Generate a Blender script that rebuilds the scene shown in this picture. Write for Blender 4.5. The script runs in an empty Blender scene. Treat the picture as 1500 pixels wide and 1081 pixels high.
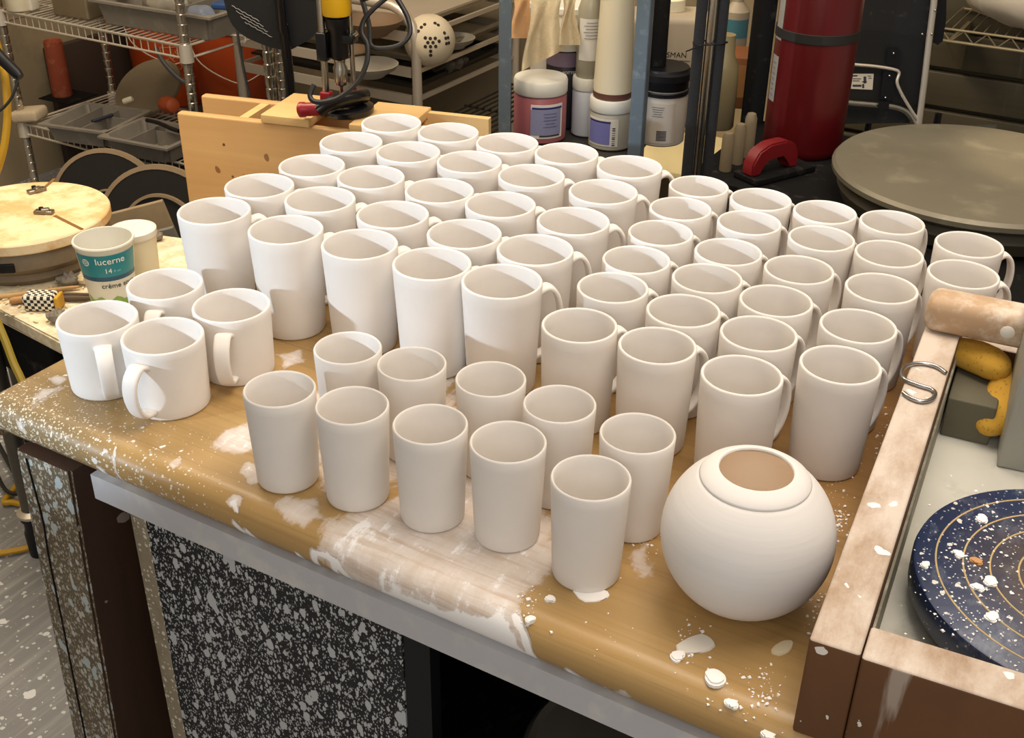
import bpy, bmesh, math, random
import numpy as np
from mathutils import Vector, Matrix
PI = math.pi
R = math.radians
rnd = random.Random(7)
scn = bpy.context.scene
col = scn.collection

# ------------------------------------------------------------------ camera
CAMZ = 1.3956
CM = np.array([[0.860938, -0.264897, 0.4343], [0.508589, 0.429559, -0.746201], [0.011109, 0.863313, 0.504547]])
cd = bpy.data.cameras.new('camera'); cd.sensor_width = 36; cd.lens = 40.715; cd.clip_start = .05
cam = bpy.data.objects.new('camera', cd); col.objects.link(cam)
m4 = Matrix.Identity(4)
for i in range(3):
    for j in range(3): m4[i][j] = CM[i, j]
m4[2][3] = CAMZ
cam.matrix_world = m4
scn.camera = cam
FPX = 1696.46
def ray(x, y): return CM @ np.array([(x-750)/FPX, -(y-540.5)/FPX, -1.0])
def at(x, y, d):                      # a point seen at photo pixel x, y, d metres deep
    p = ray(x, y)*d; return (p[0], p[1], p[2]+CAMZ)
def atz(x, y, z):                     # a point seen at photo pixel x, y on the level z
    d = ray(x, y); t = (z-CAMZ)/d[2]; return (d[0]*t, d[1]*t, z)
def aty(x, y, yy):
    d = ray(x, y); t = yy/d[1]; return (d[0]*t, yy, d[2]*t+CAMZ)

# ------------------------------------------------------------------ materials
def lin(c):
    if isinstance(c, str):
        c = [int(c[i:i+2], 16)/255 for i in (0, 2, 4)]
        c = [v/12.92 if v <= .04045 else ((v+.055)/1.055)**2.4 for v in c]
    return (c[0], c[1], c[2], 1)
class NT:
    def __init__(s, name):
        s.m = bpy.data.materials.new(name); s.m.use_nodes = True
        s.t = s.m.node_tree; s.b = s.t.nodes['Principled BSDF']; s.c = None
    def n(s, typ, **kw):
        o = s.t.nodes.new('ShaderNode'+typ)
        for k, v in kw.items(): setattr(o, k, v)
        return o
    def l(s, a, b): s.t.links.new(a, b)
    def coord(s, scale=(1, 1, 1), rot=(0, 0, 0)):
        tc = s.n('TexCoord'); mp = s.n('Mapping'); s.l(tc.outputs['Object'], mp.inputs['Vector'])
        mp.inputs['Scale'].default_value = scale; mp.inputs['Rotation'].default_value = rot
        return mp.outputs['Vector']
    def noise(s, scale, detail=4, vec=None, rough=.55, dist=0):
        o = s.n('TexNoise'); o.inputs['Scale'].default_value = scale; o.inputs['Detail'].default_value = detail
        o.inputs['Roughness'].default_value = rough; o.inputs['Distortion'].default_value = dist
        s.l(vec if vec else s.coord(), o.inputs['Vector']); return o.outputs['Fac']
    def ramp(s, fac, stops):
        o = s.n('ValToRGB'); e = o.color_ramp.elements
        while len(e) < len(stops): e.new(.5)
        for q, (p, c) in zip(e, stops): q.position = p; q.color = lin(c) if not isinstance(c, (int, float)) else (c, c, c, 1)
        s.l(fac, o.inputs['Fac']); return o.outputs['Color']
    def math(s, op, a, b=None, clamp=False):
        o = s.n('Math', operation=op); o.use_clamp = clamp
        for i, v in enumerate((a, b)):
            if v is None: continue
            if isinstance(v, (int, float)): o.inputs[i].default_value = v
            else: s.l(v, o.inputs[i])
        return o.outputs[0]
    def mix(s, fac, a, b, blend='MIX'):
        o = s.n('MixRGB', blend_type=blend)
        for i, v in ((0, fac), (1, a), (2, b)):
            if isinstance(v, (int, float)): o.inputs[i].default_value = v
            elif isinstance(v, (str, tuple, list)): o.inputs[i].default_value = lin(v)
            else: s.l(v, o.inputs[i])
        return o.outputs[0]
    def specks(s, scale, thr, power=2.0, vec=None, dens=None):
        v = vec if vec else s.coord()
        nz = s.n('TexNoise'); nz.inputs['Scale'].default_value = scale*1.7; s.l(v, nz.inputs['Vector'])
        ad = s.n('VectorMath', operation='MULTIPLY_ADD'); s.l(nz.outputs['Color'], ad.inputs[0])
        ad.inputs[1].default_value = (.6/scale,)*3; s.l(v, ad.inputs[2])
        o = s.n('TexVoronoi'); o.inputs['Scale'].default_value = scale; s.l(ad.outputs[0], o.inputs['Vector'])
        sp = s.n('SeparateColor'); s.l(o.outputs['Color'], sp.inputs[0])
        r = s.math('MULTIPLY', s.math('POWER', sp.outputs[0], power), thr)
        if dens is not None: r = s.math('MULTIPLY', r, dens)
        return s.math('LESS_THAN', o.outputs['Distance'], r)
    def attr(s, name):
        o = s.n('Attribute'); o.attribute_name = name; return o.outputs['Fac']
    def color(s, c):
        if isinstance(c, (str, tuple, list)): s.b.inputs['Base Color'].default_value = lin(c)
        else: s.l(c, s.b.inputs['Base Color'])
        s.c = c
    def bump(s, h, strength=.3, dist=.002):
        o = s.n('Bump'); o.inputs['Strength'].default_value = strength; o.inputs['Distance'].default_value = dist
        s.l(h, o.inputs['Height']); s.l(o.outputs[0], s.b.inputs['Normal'])
    def set(s, rough=.6, metal=0, spec=None, trans=None, emit=None):
        s.b.inputs['Roughness'].default_value = rough; s.b.inputs['Metallic'].default_value = metal
        if spec is not None: s.b.inputs['Specular IOR Level'].default_value = spec
        if trans: s.b.inputs['Transmission Weight'].default_value = trans
        if emit:
            s.b.inputs['Emission Color'].default_value = lin(emit[0]); s.b.inputs['Emission Strength'].default_value = emit[1]
        return s.m
def mat(name, c, rough=.6, metal=0, var=.12, scale=12, dust=None, spec=None, bump=None, trans=None, emit=None):
    t = NT(name); rgb = lin(c)[:3]
    n = t.noise(scale, 5)
    lo = tuple(v*(1-var) for v in rgb); hi = tuple(min(1, v*(1+var)) for v in rgb)
    cc = t.mix(n, lo, hi)
    if dust:                           # (colour, amount, scale)
        d = t.ramp(t.noise(dust[2], 6, rough=.65), [(.62-dust[1]*.4, 0.0), (.75-dust[1]*.3, 1.0)])
        cc = t.mix(t.math('MULTIPLY', d, .8), cc, dust[0])
    t.color(cc)
    if bump: t.bump(t.noise(bump[0], 4), bump[1])
    return t.set(rough, metal, spec, trans, emit)
def wood(name, c1, c2, scale=1.0, axis=0, rough=.5, dust=None, specks=None, knots=False):
    t = NT(name); sc = [28*scale]*3; sc[axis] = 1.6*scale
    v = t.coord(tuple(sc)); g = t.noise(1.0, 6, v, .6, .8)
    f = t.noise(6.0, 3, v)
    cc = t.mix(g, c1, c2); cc = t.mix(t.math('MULTIPLY', f, .25), cc, tuple(x*.6 for x in lin(c1)[:3]))
    if dust:
        d = t.ramp(t.noise(dust[2], 7, rough=.7), [(.60-dust[1]*.4, 0.0), (.72-dust[1]*.3, 1.0)])
        cc = t.mix(t.math('MULTIPLY', d, .85), cc, dust[0])
    if specks:
        for (s_, th, pw, c_) in specks: cc = t.mix(t.specks(s_, th, pw), cc, c_)
    if knots:
        k = t.specks(9, .16, 5); cc = t.mix(t.math('MULTIPLY', k, .75), cc, '6b3d16')
    t.color(cc); t.bump(g, .12, .001)
    return t.set(rough)

def clay(name, c='dedad5'):
    t = NT(name); n = t.noise(35, 5); rgb = lin(c)[:3]
    cc = t.mix(n, tuple(v*.96 for v in rgb), tuple(min(1, v*1.03) for v in rgb))
    t.color(cc)
    v = t.coord((1, 1, 9)); t.bump(t.noise(90, 4, v), .10, .0012)
    return t.set(.88, spec=.2)
MAT = {}
MAT['clay'] = clay('bisque_clay', 'dfdad4')
MAT['clay2'] = clay('dried_slip_clay', 'efece8')
MAT['chrome'] = mat('chrome', 'b9b4a8', .22, 1, .08)
MAT['steel'] = mat('dull_aluminium', 'cdc2b2', .42, .6, .12, 8)
MAT['black'] = mat('black_plastic', '111114', .4, 0, .2, spec=.3)
MAT['blackmatte'] = mat('black_matte', '0d0c0c', .8, 0, .2, dust=('3a3630', .12, 30), spec=.2)
MAT['foam'] = mat('grey_foam', '1d1d1f', .95, 0, .15, 90, bump=(300, .5))
MAT['darkwood'] = mat('dark_wood', '2a2320', .7, 0, .2)
MAT['white'] = mat('white_plastic', 'e4e0d6', .4, 0, .05)
MAT['jarlid'] = mat('jar_lid_white', 'd2d1c8', .45, 0, .06, 20)
MAT['cream'] = mat('cream_plastic', 'd8cfb5', .45, 0, .06)

# ------------------------------------------------------------------ mesh building
class B:
    def __init__(s): s.bm = bmesh.new()
    def box(s, c, sz, rz=0, bev=0, M=None, taper=None):
        n = bmesh.ops.create_cube(s.bm, size=1)['verts']
        for v in n:
            v.co = Vector((v.co.x*sz[0], v.co.y*sz[1], v.co.z*sz[2]))
            if taper and v.co.z < 0: v.co.x *= taper; v.co.y *= taper
        if bev:
            ed = list({e for v in n for e in v.link_edges})
            n = list({v for f in bmesh.ops.bevel(s.bm, geom=ed, offset=bev, segments=3, affect='EDGES', profile=.5)['faces'] for v in f.verts} | {v for v in n if v.is_valid})
        X = (M if M else Matrix.Translation(c) @ Matrix.Rotation(rz, 4, 'Z'))
        for v in n: v.co = X @ v.co
        return s
    def lathe(s, prof, n=48, M=None, closed=False):
        rings = []; X = M or Matrix.Identity(4)
        for (r, z) in prof:
            if r < 1e-6: rings.append([s.bm.verts.new(X @ Vector((0, 0, z)))])
            else: rings.append([s.bm.verts.new(X @ Vector((r*math.cos(2*PI*k/n), r*math.sin(2*PI*k/n), z))) for k in range(n)])
        prs = list(zip(rings, rings[1:]))
        if closed: prs.append((rings[-1], rings[0]))
        for a, b in prs:
            for k in range(n):
                k2 = (k+1) % n
                if len(a) == 1 and len(b) == 1: continue
                if len(a) == 1: f = (a[0], b[k2], b[k])
                elif len(b) == 1: f = (a[k], a[k2], b[0])
                else: f = (a[k], a[k2], b[k2], b[k])
                s.bm.faces.new(f)
        return s
    def sweep(s, pts, sec, closed=False, cap=True, up=None):
        # sec(i, t) -> list of (a, b) offsets along normal and binormal
        P = [Vector(p) for p in pts]; N = len(P); rings = []
        nrm = None
        for i in range(N):
            if closed: t = (P[(i+1) % N]-P[i-1])
            else: t = P[min(i+1, N-1)]-P[max(i-1, 0)]
            t.normalize()
            if up is not None:
                bn = Vector(up); bn = (bn - t*bn.dot(t)).normalized(); nn = bn.cross(t)
            else:
                if nrm is None:
                    nrm = t.orthogonal().normalized()
                nrm = (nrm - t*nrm.dot(t)).normalized(); nn = nrm; bn = t.cross(nn)
            rings.append([s.bm.verts.new(P[i]+nn*a+bn*b) for a, b in sec(i, i/max(1, N-1))])
        k = len(rings[0])
        for i in range(N if closed else N-1):
            a, b = rings[i], rings[(i+1) % N]
            for j in range(k): s.bm.faces.new((a[j], a[(j+1) % k], b[(j+1) % k], b[j]))
        if cap and not closed:
            s.bm.faces.new(rings[0][::-1]); s.bm.faces.new(rings[-1])
        return s
    def tube(s, pts, r, n=8, closed=False, smooth=0):
        if smooth: pts = spline(pts, smooth)
        N = len(pts)
        def sec(i, t):
            q = r[min(i, len(r)-1)] if isinstance(r, (list, tuple)) else r
            return [(q*math.cos(2*PI*k/n), q*math.sin(2*PI*k/n)) for k in range(n)]
        return s.sweep(pts, sec, closed)
    def cyl(s, a, b, r, n=16): return s.tube([a, b], r, n)
    def prism(s, poly, z0, z1, M=None):
        X = M or Matrix.Identity(4)
        lo = [s.bm.verts.new(X @ Vector((x, y, z0))) for x, y in poly]; hi = [s.bm.verts.new(X @ Vector((x, y, z1))) for x, y in poly]
        s.bm.faces.new(lo[::-1]); s.bm.faces.new(hi); n = len(poly)
        for k in range(n): s.bm.faces.new((lo[k], lo[(k+1) % n], hi[(k+1) % n], hi[k]))
        return s
    def ball(s, c, r, sx=1, sy=1, sz=1, seg=20, M=None):
        q = bmesh.ops.create_uvsphere(s.bm, u_segments=seg, v_segments=seg//2, radius=r)['verts']
        for v in q:
            p = Vector((v.co.x*sx, v.co.y*sy, v.co.z*sz)); v.co = (M @ p if M else p)+Vector(c)
        return s
    def build(s, name, m, parent=None, ang=38, jitter=0):
        if jitter:
            for v in s.bm.verts: v.co += Vector((rnd.uniform(-1, 1), rnd.uniform(-1, 1), rnd.uniform(-1, 1)))*jitter
        bmesh.ops.recalc_face_normals(s.bm, faces=s.bm.faces)
        me = bpy.data.meshes.new(name); s.bm.to_mesh(me); s.bm.free()
        me.shade_smooth(); me.set_sharp_from_angle(angle=R(ang))
        me.materials.append(m)
        o = bpy.data.objects.new(name, me); col.objects.link(o)
        if parent: o.parent = parent
        return o
def spline(pts, k=6, closed=False):
    P = [Vector(p) for p in pts]; out = []
    n = len(P)
    for i in range(n-1):
        p0, p1, p2, p3 = P[max(i-1, 0)], P[i], P[i+1], P[min(i+2, n-1)]
        for j in range(k):
            t = j/k
            out.append(.5*((2*p1)+(p2-p0)*t+(2*p0-5*p1+4*p2-p3)*t*t+(3*p1-p0-3*p2+p3)*t**3))
    out.append(P[-1]); return out
def thing(name, label, cat, loc=(0, 0, 0), rz=0, group=None):
    o = bpy.data.objects.new(name, None); col.objects.link(o); o.empty_display_size = .03
    o.location = loc; o.rotation_euler = (0, 0, rz); return tag(o, label, cat, group)
def tag(o, label, cat, group=None, kind=None):
    o['label'] = label; o['category'] = cat
    if group: o['group'] = group
    if kind: o['kind'] = kind
    return o
def struct(o, label=None, cat=None):
    o['kind'] = 'structure'
    if label: o['label'] = label
    if cat: o['category'] = cat
    return o
def put(o, loc, rz=0):
    o.location = loc; o.rotation_euler = (0, 0, rz); return o
def dup(root, loc, rz, label, group=None):
    r = root.copy(); col.objects.link(r); r.location = loc; r.rotation_euler = (0, 0, rz); r['label'] = label
    if group: r['group'] = group
    for ch in list(root.children):
        c = ch.copy(); col.objects.link(c); c.parent = r
        for g in list(ch.children):
            d = g.copy(); col.objects.link(d); d.parent = c
    return r
def text(body, size, m, parent, place, name='printed_text', depth=.0002, bold=0):
    cu = bpy.data.curves.new('t', 'FONT'); cu.body = body; cu.size = size; cu.align_x = 'CENTER'; cu.align_y = 'CENTER'
    cu.extrude = depth; cu.resolution_u = 3; cu.offset = bold
    o = bpy.data.objects.new('t', cu); col.objects.link(o)
    bpy.context.view_layer.update()
    me = bpy.data.meshes.new_from_object(o.evaluated_get(bpy.context.evaluated_depsgraph_get()))
    bpy.data.objects.remove(o); bpy.data.curves.remove(cu)
    for v in me.vertices: v.co = place(v.co)
    me.materials.clear(); me.materials.append(m)
    q = bpy.data.objects.new(name, me); col.objects.link(q); q.parent = parent
    return q
def wrap(r0, a0, z0, slope=0, out=.0004):     # text on a cylinder round local z; slope = dr/dz
    def f(co):
        z = z0+co.y; r = r0+slope*co.y+out+co.z; a = a0+co.x/r0
        return Vector((r*math.cos(a), r*math.sin(a), z))
    return f
def band(b, r0, r1, z0, z1, a0, a1, n=16, th=.0006):    # a label wrapped round a cylinder
    rows = []
    for (r, z) in ((r0, z0), (r0+th, z0), (r1+th, z1), (r1, z1)):
        rows.append([b.bm.verts.new((r*math.cos(a0+(a1-a0)*k/n), r*math.sin(a0+(a1-a0)*k/n), z)) for k in range(n+1)])
    for i in range(4):
        p, q = rows[i], rows[(i+1) % 4]
        for k in range(n): b.bm.faces.new((p[k], p[k+1], q[k+1], q[k]))
    return b
CAMAZ = lambda x, y: math.atan2(-y, -x)       # heading from a point back to the camera
ORD = ['first', 'second', 'third', 'fourth', 'fifth']

# ------------------------------------------------------------------ room shell
t = NT('splattered_concrete')
v = t.coord(); c0 = t.mix(t.noise(5, 6), '676768', '929293')
ve = t.coord((60, 4, 4), (0, 0, R(35)))
c0 = t.mix(t.math('MULTIPLY', t.ramp(t.noise(1.0, 5, ve), [(.5, 0.0), (.68, 1.0)]), .5), c0, 'b4b3b0')
c0 = t.mix(t.specks(110, .48, 3), c0, 'c4c6c6'); c0 = t.mix(t.specks(34, .40, 7), c0, 'd0d2d3')
t.color(c0); t.bump(t.noise(40, 4), .2)
fl = t.set(.38)
b = B(); b.box((-1.0, 1.4, -.05), (4.6, 4.6, .1)); struct(b.build('floor', fl), 'grey concrete floor spattered with white slip', 'floor')
wl = mat('beige_wall_paint', '8b7d63', .8, 0, .1, 3, dust=('6f634d', .2, 4))
b = B(); b.box((-1.0, 3.2, 1.3), (4.4, .1, 2.6)); struct(b.build('wall_back', wl), 'dull beige back wall behind the shelves', 'wall')
b = B(); b.box((-3.23, 1.4, 1.3), (.1, 4.6, 2.6)); struct(b.build('wall_left', wl), 'beige side wall', 'wall')
t = NT('olive_slat_board'); v = t.coord((3, 60, 60)); t.color(t.mix(t.noise(1, 4, v), '3b3526', '544c38')); sl = t.set(.55)
b = B()
for k in range(12): b.box((-.15, 3.125, .12+k*.1), (1.5, .03, .088), 0, .004)
b.box((-.15, 3.142, .65), (1.5, .012, 1.22))
struct(b.build('trim_1', sl), 'dark olive slat board panel on the back wall', 'slat wall')

# ------------------------------------------------------------------ work table
TZ = .75
W0 = (-1.0, .45)
table = thing('work_table', 'long wooden work table with slip-stained rounded top holding the white mugs', 'table', (0, 0, 0))
def poly_mask(X, Y, px, soft, z=TZ):
    P = np.array([atz(x, y, z)[:2] for x, y in px]); n = len(P)
    ins = np.zeros(X.shape, bool); dm = np.full(X.shape, 9.)
    for i in range(n):
        (x1, y1), (x2, y2) = P[i], P[(i+1) % n]
        cnd = (y1 > Y) != (y2 > Y)
        ins ^= cnd & (X < (x2-x1)*(Y-y1)/((y2-y1) if y2 != y1 else 1e-9)+x1)
        dx, dy = x2-x1, y2-y1; tt = np.clip(((X-x1)*dx+(Y-y1)*dy)/(dx*dx+dy*dy+1e-12), 0, 1)
        dm = np.minimum(dm, np.hypot(X-x1-tt*dx, Y-y1-tt*dy))
    sd = np.where(ins, dm, -dm)
    return np.clip(sd/soft*.5+.5, 0, 1)
def line_mask(X, Y, px, w, z=TZ):
    P = np.array([atz(x, y, z)[:2] for x, y in px]); dm = np.full(X.shape, 9.)
    for (x1, y1), (x2, y2) in zip(P, P[1:]):
        dx, dy = x2-x1, y2-y1; tt = np.clip(((X-x1)*dx+(Y-y1)*dy)/(dx*dx+dy*dy+1e-12), 0, 1)
        dm = np.minimum(dm, np.hypot(X-x1-tt*dx, Y-y1-tt*dy))
    return np.clip(1.5-dm/w, 0, 1)
xs = np.linspace(W0[0], W0[1], 480)
prof = [(1.375, TZ-.044), (1.375, TZ-.01), (1.372, TZ-.002)]
prof += [(y, TZ) for y in np.linspace(1.365, .632, 250)]
prof += [(.632-.022*math.sin(a), TZ-.044*.5*(1-math.cos(a))) for a in np.linspace(.12, PI, 18)]
prof = [(y, z) for y, z in prof]
nx, npf = len(xs), len(prof)
pv = np.array(prof)
V = np.zeros((nx, npf, 3)); V[:, :, 0] = xs[:, None]; V[:, :, 1] = pv[None, :, 0]; V[:, :, 2] = pv[None, :, 1]
# left end rounded over as well
e = np.clip((xs-(-1.0))/.012, 0, 1); V[:, :, 2] -= ((1-np.sqrt(np.clip(1-(1-e)**2, 0, 1)))*.012)[:, None]
idx = np.arange(nx*npf).reshape(nx, npf)
F = np.stack([idx[:-1, :-1], idx[1:, :-1], idx[1:, 1:], idx[:-1, 1:]], -1).reshape(-1, 4)
vv = V.reshape(-1, 3); ff = [tuple(q) for q in F.tolist()]
ends = [tuple(idx[0, :].tolist()), tuple(idx[-1, ::-1].tolist()), ]
und = [(int(idx[0, 0]), int(idx[0, -1]), int(idx[-1, -1]), int(idx[-1, 0]))]
me = bpy.data.meshes.new('tabletop'); me.from_pydata(vv.tolist(), [], ff+ends+und); me.validate()
X, Y = vv[:, 0], vv[:, 1]-np.clip(TZ-vv[:, 2], 0, .05)*.9     # unroll the rounded edge a little
def slipmap(X, Y):
    S = np.zeros(X.shape)
    def add(m, a):
        nonlocal S
        S = np.maximum(S, m*a)
    add(poly_mask(X, Y, [(470, 765), (560, 735), (620, 720), (690, 690), (800, 720), (820, 820), (775, 872), (752, 905), (745, 985), (600, 940), (440, 850), (455, 800)], .016), .85)
    add(poly_mask(X, Y, [(470, 860), (520, 840), (640, 880), (750, 900), (752, 985), (620, 960), (470, 880)], .010), 1.25)
    add(line_mask(X, Y, [(752, 900), (757, 925), (750, 965), (738, 985)], .0045), 1.3)
    add(line_mask(X, Y, [(425, 812), (440, 800), (462, 806), (470, 815), (445, 830), (430, 828), (425, 812)], .004), 1.3)
    add(line_mask(X, Y, [(470, 815), (478, 840), (462, 852), (470, 866)], .005), 1.25)
    add(poly_mask(X, Y, [(305, 655), (330, 630), (375, 612), (378, 655), (350, 668), (320, 660)], .010), .78)
    add(poly_mask(X, Y, [(350, 690), (362, 676), (385, 685), (385, 708), (362, 712)], .006), .95)
    add(poly_mask(X, Y, [(320, 730), (340, 722), (356, 726), (345, 738), (325, 738)], .004), .95)
    add(poly_mask(X, Y, [(395, 735), (415, 722), (470, 730), (480, 760), (440, 775), (410, 760)], .012), .72)
    add(poly_mask(X, Y, [(245, 678), (262, 670), (268, 680), (250, 688)], .004), .8)
    add(poly_mask(X, Y, [(405, 520), (440, 512), (448, 530), (415, 540)], .008), .95)
    add(poly_mask(X, Y, [(380, 640), (480, 520), (690, 520), (700, 700), (600, 720), (480, 745)], .03), .58)
    add(poly_mask(X, Y, [(62, 556), (85, 548), (100, 556), (85, 565)], .006), .75)
    add(poly_mask(X, Y, [(40, 590), (60, 570), (90, 568), (70, 585), (45, 598)], .01), .68)
    add(poly_mask(X, Y, [(0, 617), (8, 608), (15, 612), (8, 622)], .004), 1.2)
    add(poly_mask(X, Y, [(2, 640), (8, 632), (16, 634), (10, 643)], .003), 1.2)
    add(poly_mask(X, Y, [(100, 678), (106, 667), (115, 670), (110, 684), (103, 688)], .003), 1.3)
    add(line_mask(X, Y, [(128, 700), (140, 680), (162, 658)], .002), 1.0)
    add(line_mask(X, Y, [(138, 658), (146, 655), (148, 664)], .002), 1.0)
    for (x, y) in ((318, 758), (332, 768), (325, 784), (405, 802), (390, 822), (280, 765), (352, 788), (335, 736)):
        add(line_mask(X, Y, [(x-3, y-4), (x+1, y+5)], .003), 1.3)
    add(line_mask(X, Y, [(808, 972), (850, 1000)], .003), .95)
    add(line_mask(X, Y, [(862, 1000), (864, 1010)], .003), 1.3)
    add(poly_mask(X, Y, [(875, 1004), (900, 1002), (910, 1014), (890, 1016)], .005), .95)
    add(poly_mask(X, Y, [(985, 985), (1010, 1000), (1025, 1020), (1000, 1010)], .008), .62)
    add(poly_mask(X, Y, [(910, 800), (950, 795), (965, 850), (930, 850)], .012), .62)
    return S
S = slipmap(X, Y)
edge = np.clip((.70-Y)/.10, 0, 1)*np.clip((-.62-X)/.12, 0, 1)
spk = .12+1.0*edge+.35*np.clip((-.6-X)/.3, 0, 1)
wet = np.clip((.72-Y)/.1, 0, 1)*np.clip((-.80-X)/.08, 0, 1)     # greyed corner over the leg
for nm, arr in (('slip', S), ('speck', spk), ('grey', wet)):
    a = me.attributes.new(nm, 'FLOAT', 'POINT'); a.data.foreach_set('value', arr.astype(np.float32))
t = NT('slip_stained_wood')
v = t.coord((2.2, 55, 55)); g = t.noise(1, 6, v, .6, .6); f = t.noise(4, 3, v)
woodc = t.mix(g, '92703f', 'ba975f'); woodc = t.mix(t.math('MULTIPLY', f, .3), woodc, '8a6634')
vl = t.coord((1.4, 130, 130)); woodc = t.mix(t.math('MULTIPLY', t.ramp(t.noise(1, 5, vl, .7, .5), [(.52, 0.0), (.66, 1.0)]), .55), woodc, '7d5a2c')
woodc = t.mix(t.math('MULTIPLY', t.noise(7, 3), .35), woodc, 'b89e6c')
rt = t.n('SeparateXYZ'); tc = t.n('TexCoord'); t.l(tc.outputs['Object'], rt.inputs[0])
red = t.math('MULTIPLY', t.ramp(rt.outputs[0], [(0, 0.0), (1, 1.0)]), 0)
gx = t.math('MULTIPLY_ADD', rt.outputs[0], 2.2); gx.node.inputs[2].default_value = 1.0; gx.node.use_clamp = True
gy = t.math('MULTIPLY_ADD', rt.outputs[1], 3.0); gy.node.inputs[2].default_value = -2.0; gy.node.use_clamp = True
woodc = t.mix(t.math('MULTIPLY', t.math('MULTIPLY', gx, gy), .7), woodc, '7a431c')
grey = t.attr('grey')
woodc = t.mix(t.math('MULTIPLY', grey, .6), woodc, '6d6350')
sa = t.attr('slip')
vs = t.coord((70, 9, 9), (0, 0, R(8))); streak = t.noise(1, 5, vs, .65); nn = t.noise(42, 6, None, .7)
h = t.math('ADD', t.math('MULTIPLY', t.math('SUBTRACT', streak, .5), .75), t.math('MULTIPLY', t.math('SUBTRACT', nn, .5), .95))
fac = t.math('ADD', sa, h)
thick = t.ramp(fac, [(.40, 0.0), (.56, .55), (.9, .80), (1.05, 1.0)])
thick = t.math('MULTIPLY', thick, t.math('GREATER_THAN', sa, .02))
vk = t.coord((9, 120, 120), (0, 0, R(-12))); sc = t.mix(t.noise(20, 4), 'd3c8c2', 'e9e5e2'); sc = t.mix(t.math('MULTIPLY', t.ramp(t.noise(1, 5, vk, .7), [(.48, 0.0), (.66, 1.0)]), .6), sc, 'b59d8c'); sc = t.mix(t.ramp(fac, [(.9, 0.0), (1.15, 1.0)]), sc, 'eceae8')
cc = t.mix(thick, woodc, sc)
da = t.attr('speck')
cc = t.mix(t.specks(300, .44, 2.4, dens=da), cc, 'd3cdbd')
cc = t.mix(t.specks(95, .30, 6, dens=da), cc, 'dedcd4')
cc = t.mix(t.specks(420, .4, 2.0, dens=t.math('MULTIPLY', grey, 1.4)), cc, 'cdbf9f')
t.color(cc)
rr = t.math('ADD', t.math('MULTIPLY', thick, .4), .36); t.l(rr, t.b.inputs['Roughness'])
t.bump(t.math('ADD', t.math('MULTIPLY', thick, 1.0), t.math('MULTIPLY', h, .3)), .6, .0016)
TOPM = t.set(.36); t.l(rr, t.b.inputs['Roughness'])
me.materials.append(TOPM); me.shade_smooth(); me.set_sharp_from_angle(angle=R(45))
top = bpy.data.objects.new('tabletop', me); col.objects.link(top); top.parent = table
ap = mat('grey_slip_apron', 'b4b4b7', .5, 0, .1, 14, dust=('c9c7c2', .3, 16))
b = B(); b.box((-.2, .628, TZ-.059), (1.3, .03, .030)); b.build('apron', ap, table)
# front left leg: a thick splattered post that leans a touch
t = NT('splattered_post'); v = t.coord((1, 1, .6))
c0 = t.mix(t.noise(30, 5), '4e4433', '6f6450')
sx = t.n('SeparateXYZ'); ge = t.n('NewGeometry'); t.l(ge.outputs['Normal'], sx.inputs[0])
front = t.math('LESS_THAN', sx.outputs[1], -.25)
vb = t.coord((40, 40, 3)); brown = t.mix(t.noise(1, 5, vb), '2a1a10', '4a3020')
brown = t.mix(t.specks(30, .3, 8), brown, '8d8276')
for s_, th, pw, c_ in ((380, .58, .9, 'a39a88'), (190, .56, 1.4, 'b4b2a8'), (80, .52, 2.2, 'a8b3b4')): c0 = t.mix(t.specks(s_, th, pw, v), c0, c_)
t.color(t.mix(front, brown, c0)); t.bump(t.noise(60), .2); postm = t.set(.6)
def leg(x0, x1, y0, y1, name='leg', dx=-.043):
    b = B(); b.prism([(x0, y0), (x1, y0), (x1, y1), (x0, y1)], 0, TZ-.0442)
    for q in b.bm.verts:
        if q.co.z < .1: q.co.x += dx
    bmesh.ops.bevel(b.bm, geom=[e for e in b.bm.edges if abs((e.verts[0].co-e.verts[1].co).z) > .3], offset=.003, segments=2, affect='EDGES')
    return b.build(name, postm, table)
leg(-.952, -.870, .604, .70)
leg(.3, .38, .63, .72, dx=0); leg(-.97, -.89, 1.26, 1.35, dx=0); leg(.3, .38, 1.26, 1.35, dx=0)
b = B(); b.tube([(-.936, .6035, .70), (-.933, .6035, .62), (-.938, .6035, .57), (-.944, .6035, .45), (-.952, .6035, .3), (-.963, .6035, .1)], .0012, 6, smooth=4)
b.build('crack', MAT['blackmatte'], table)
# speckled black panel below the table
t = NT('black_panel_with_slip_splatter'); v = t.coord((1, 1, .62), (0, R(20), 0))
c0 = t.mix(t.noise(12, 3), '0c0d10', '1a1b1f')
for s_, th, pw, c_ in ((420, .52, .9, 'a9acae'), (210, .52, 1.5, 'b2b5b7'), (95, .50, 2.4, 'b4b8ba'), (45, .48, 4.0, 'b4b8ba')): c0 = t.mix(t.specks(s_, th, pw, v), c0, c_)
t.color(c0); pan = t.set(.55)
cab = thing('storage_cabinet', 'black cabinet under the table, front panel thickly spattered with white slip', 'cabinet', (0, 0, 0))
b = B(); b.box((-.665, .662, .352), (.334, .014, .70)); b.build('front_panel', pan, cab)
t = NT('beige_speckled_edge'); c0 = t.mix(t.noise(60, 4), '7f735d', 'a39780'); c0 = t.mix(t.specks(170, .5, 1.5), c0, 'd6cfc0'); t.color(c0); eg = t.set(.6)
b = B(); b.box((-.8435, .664, .352), (.023, .018, .70)); b.build('edge_strip', eg, cab)
b = B(); b.box((-.84, .92, .352), (.018, .49, .70)); b.box((-.29, 1.16, .352), (1.08, .012, .70)); b.box((.26, .92, .352), (.018, .49, .70)); b.box((-.29, .92, .012), (1.08, .49, .02))
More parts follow.
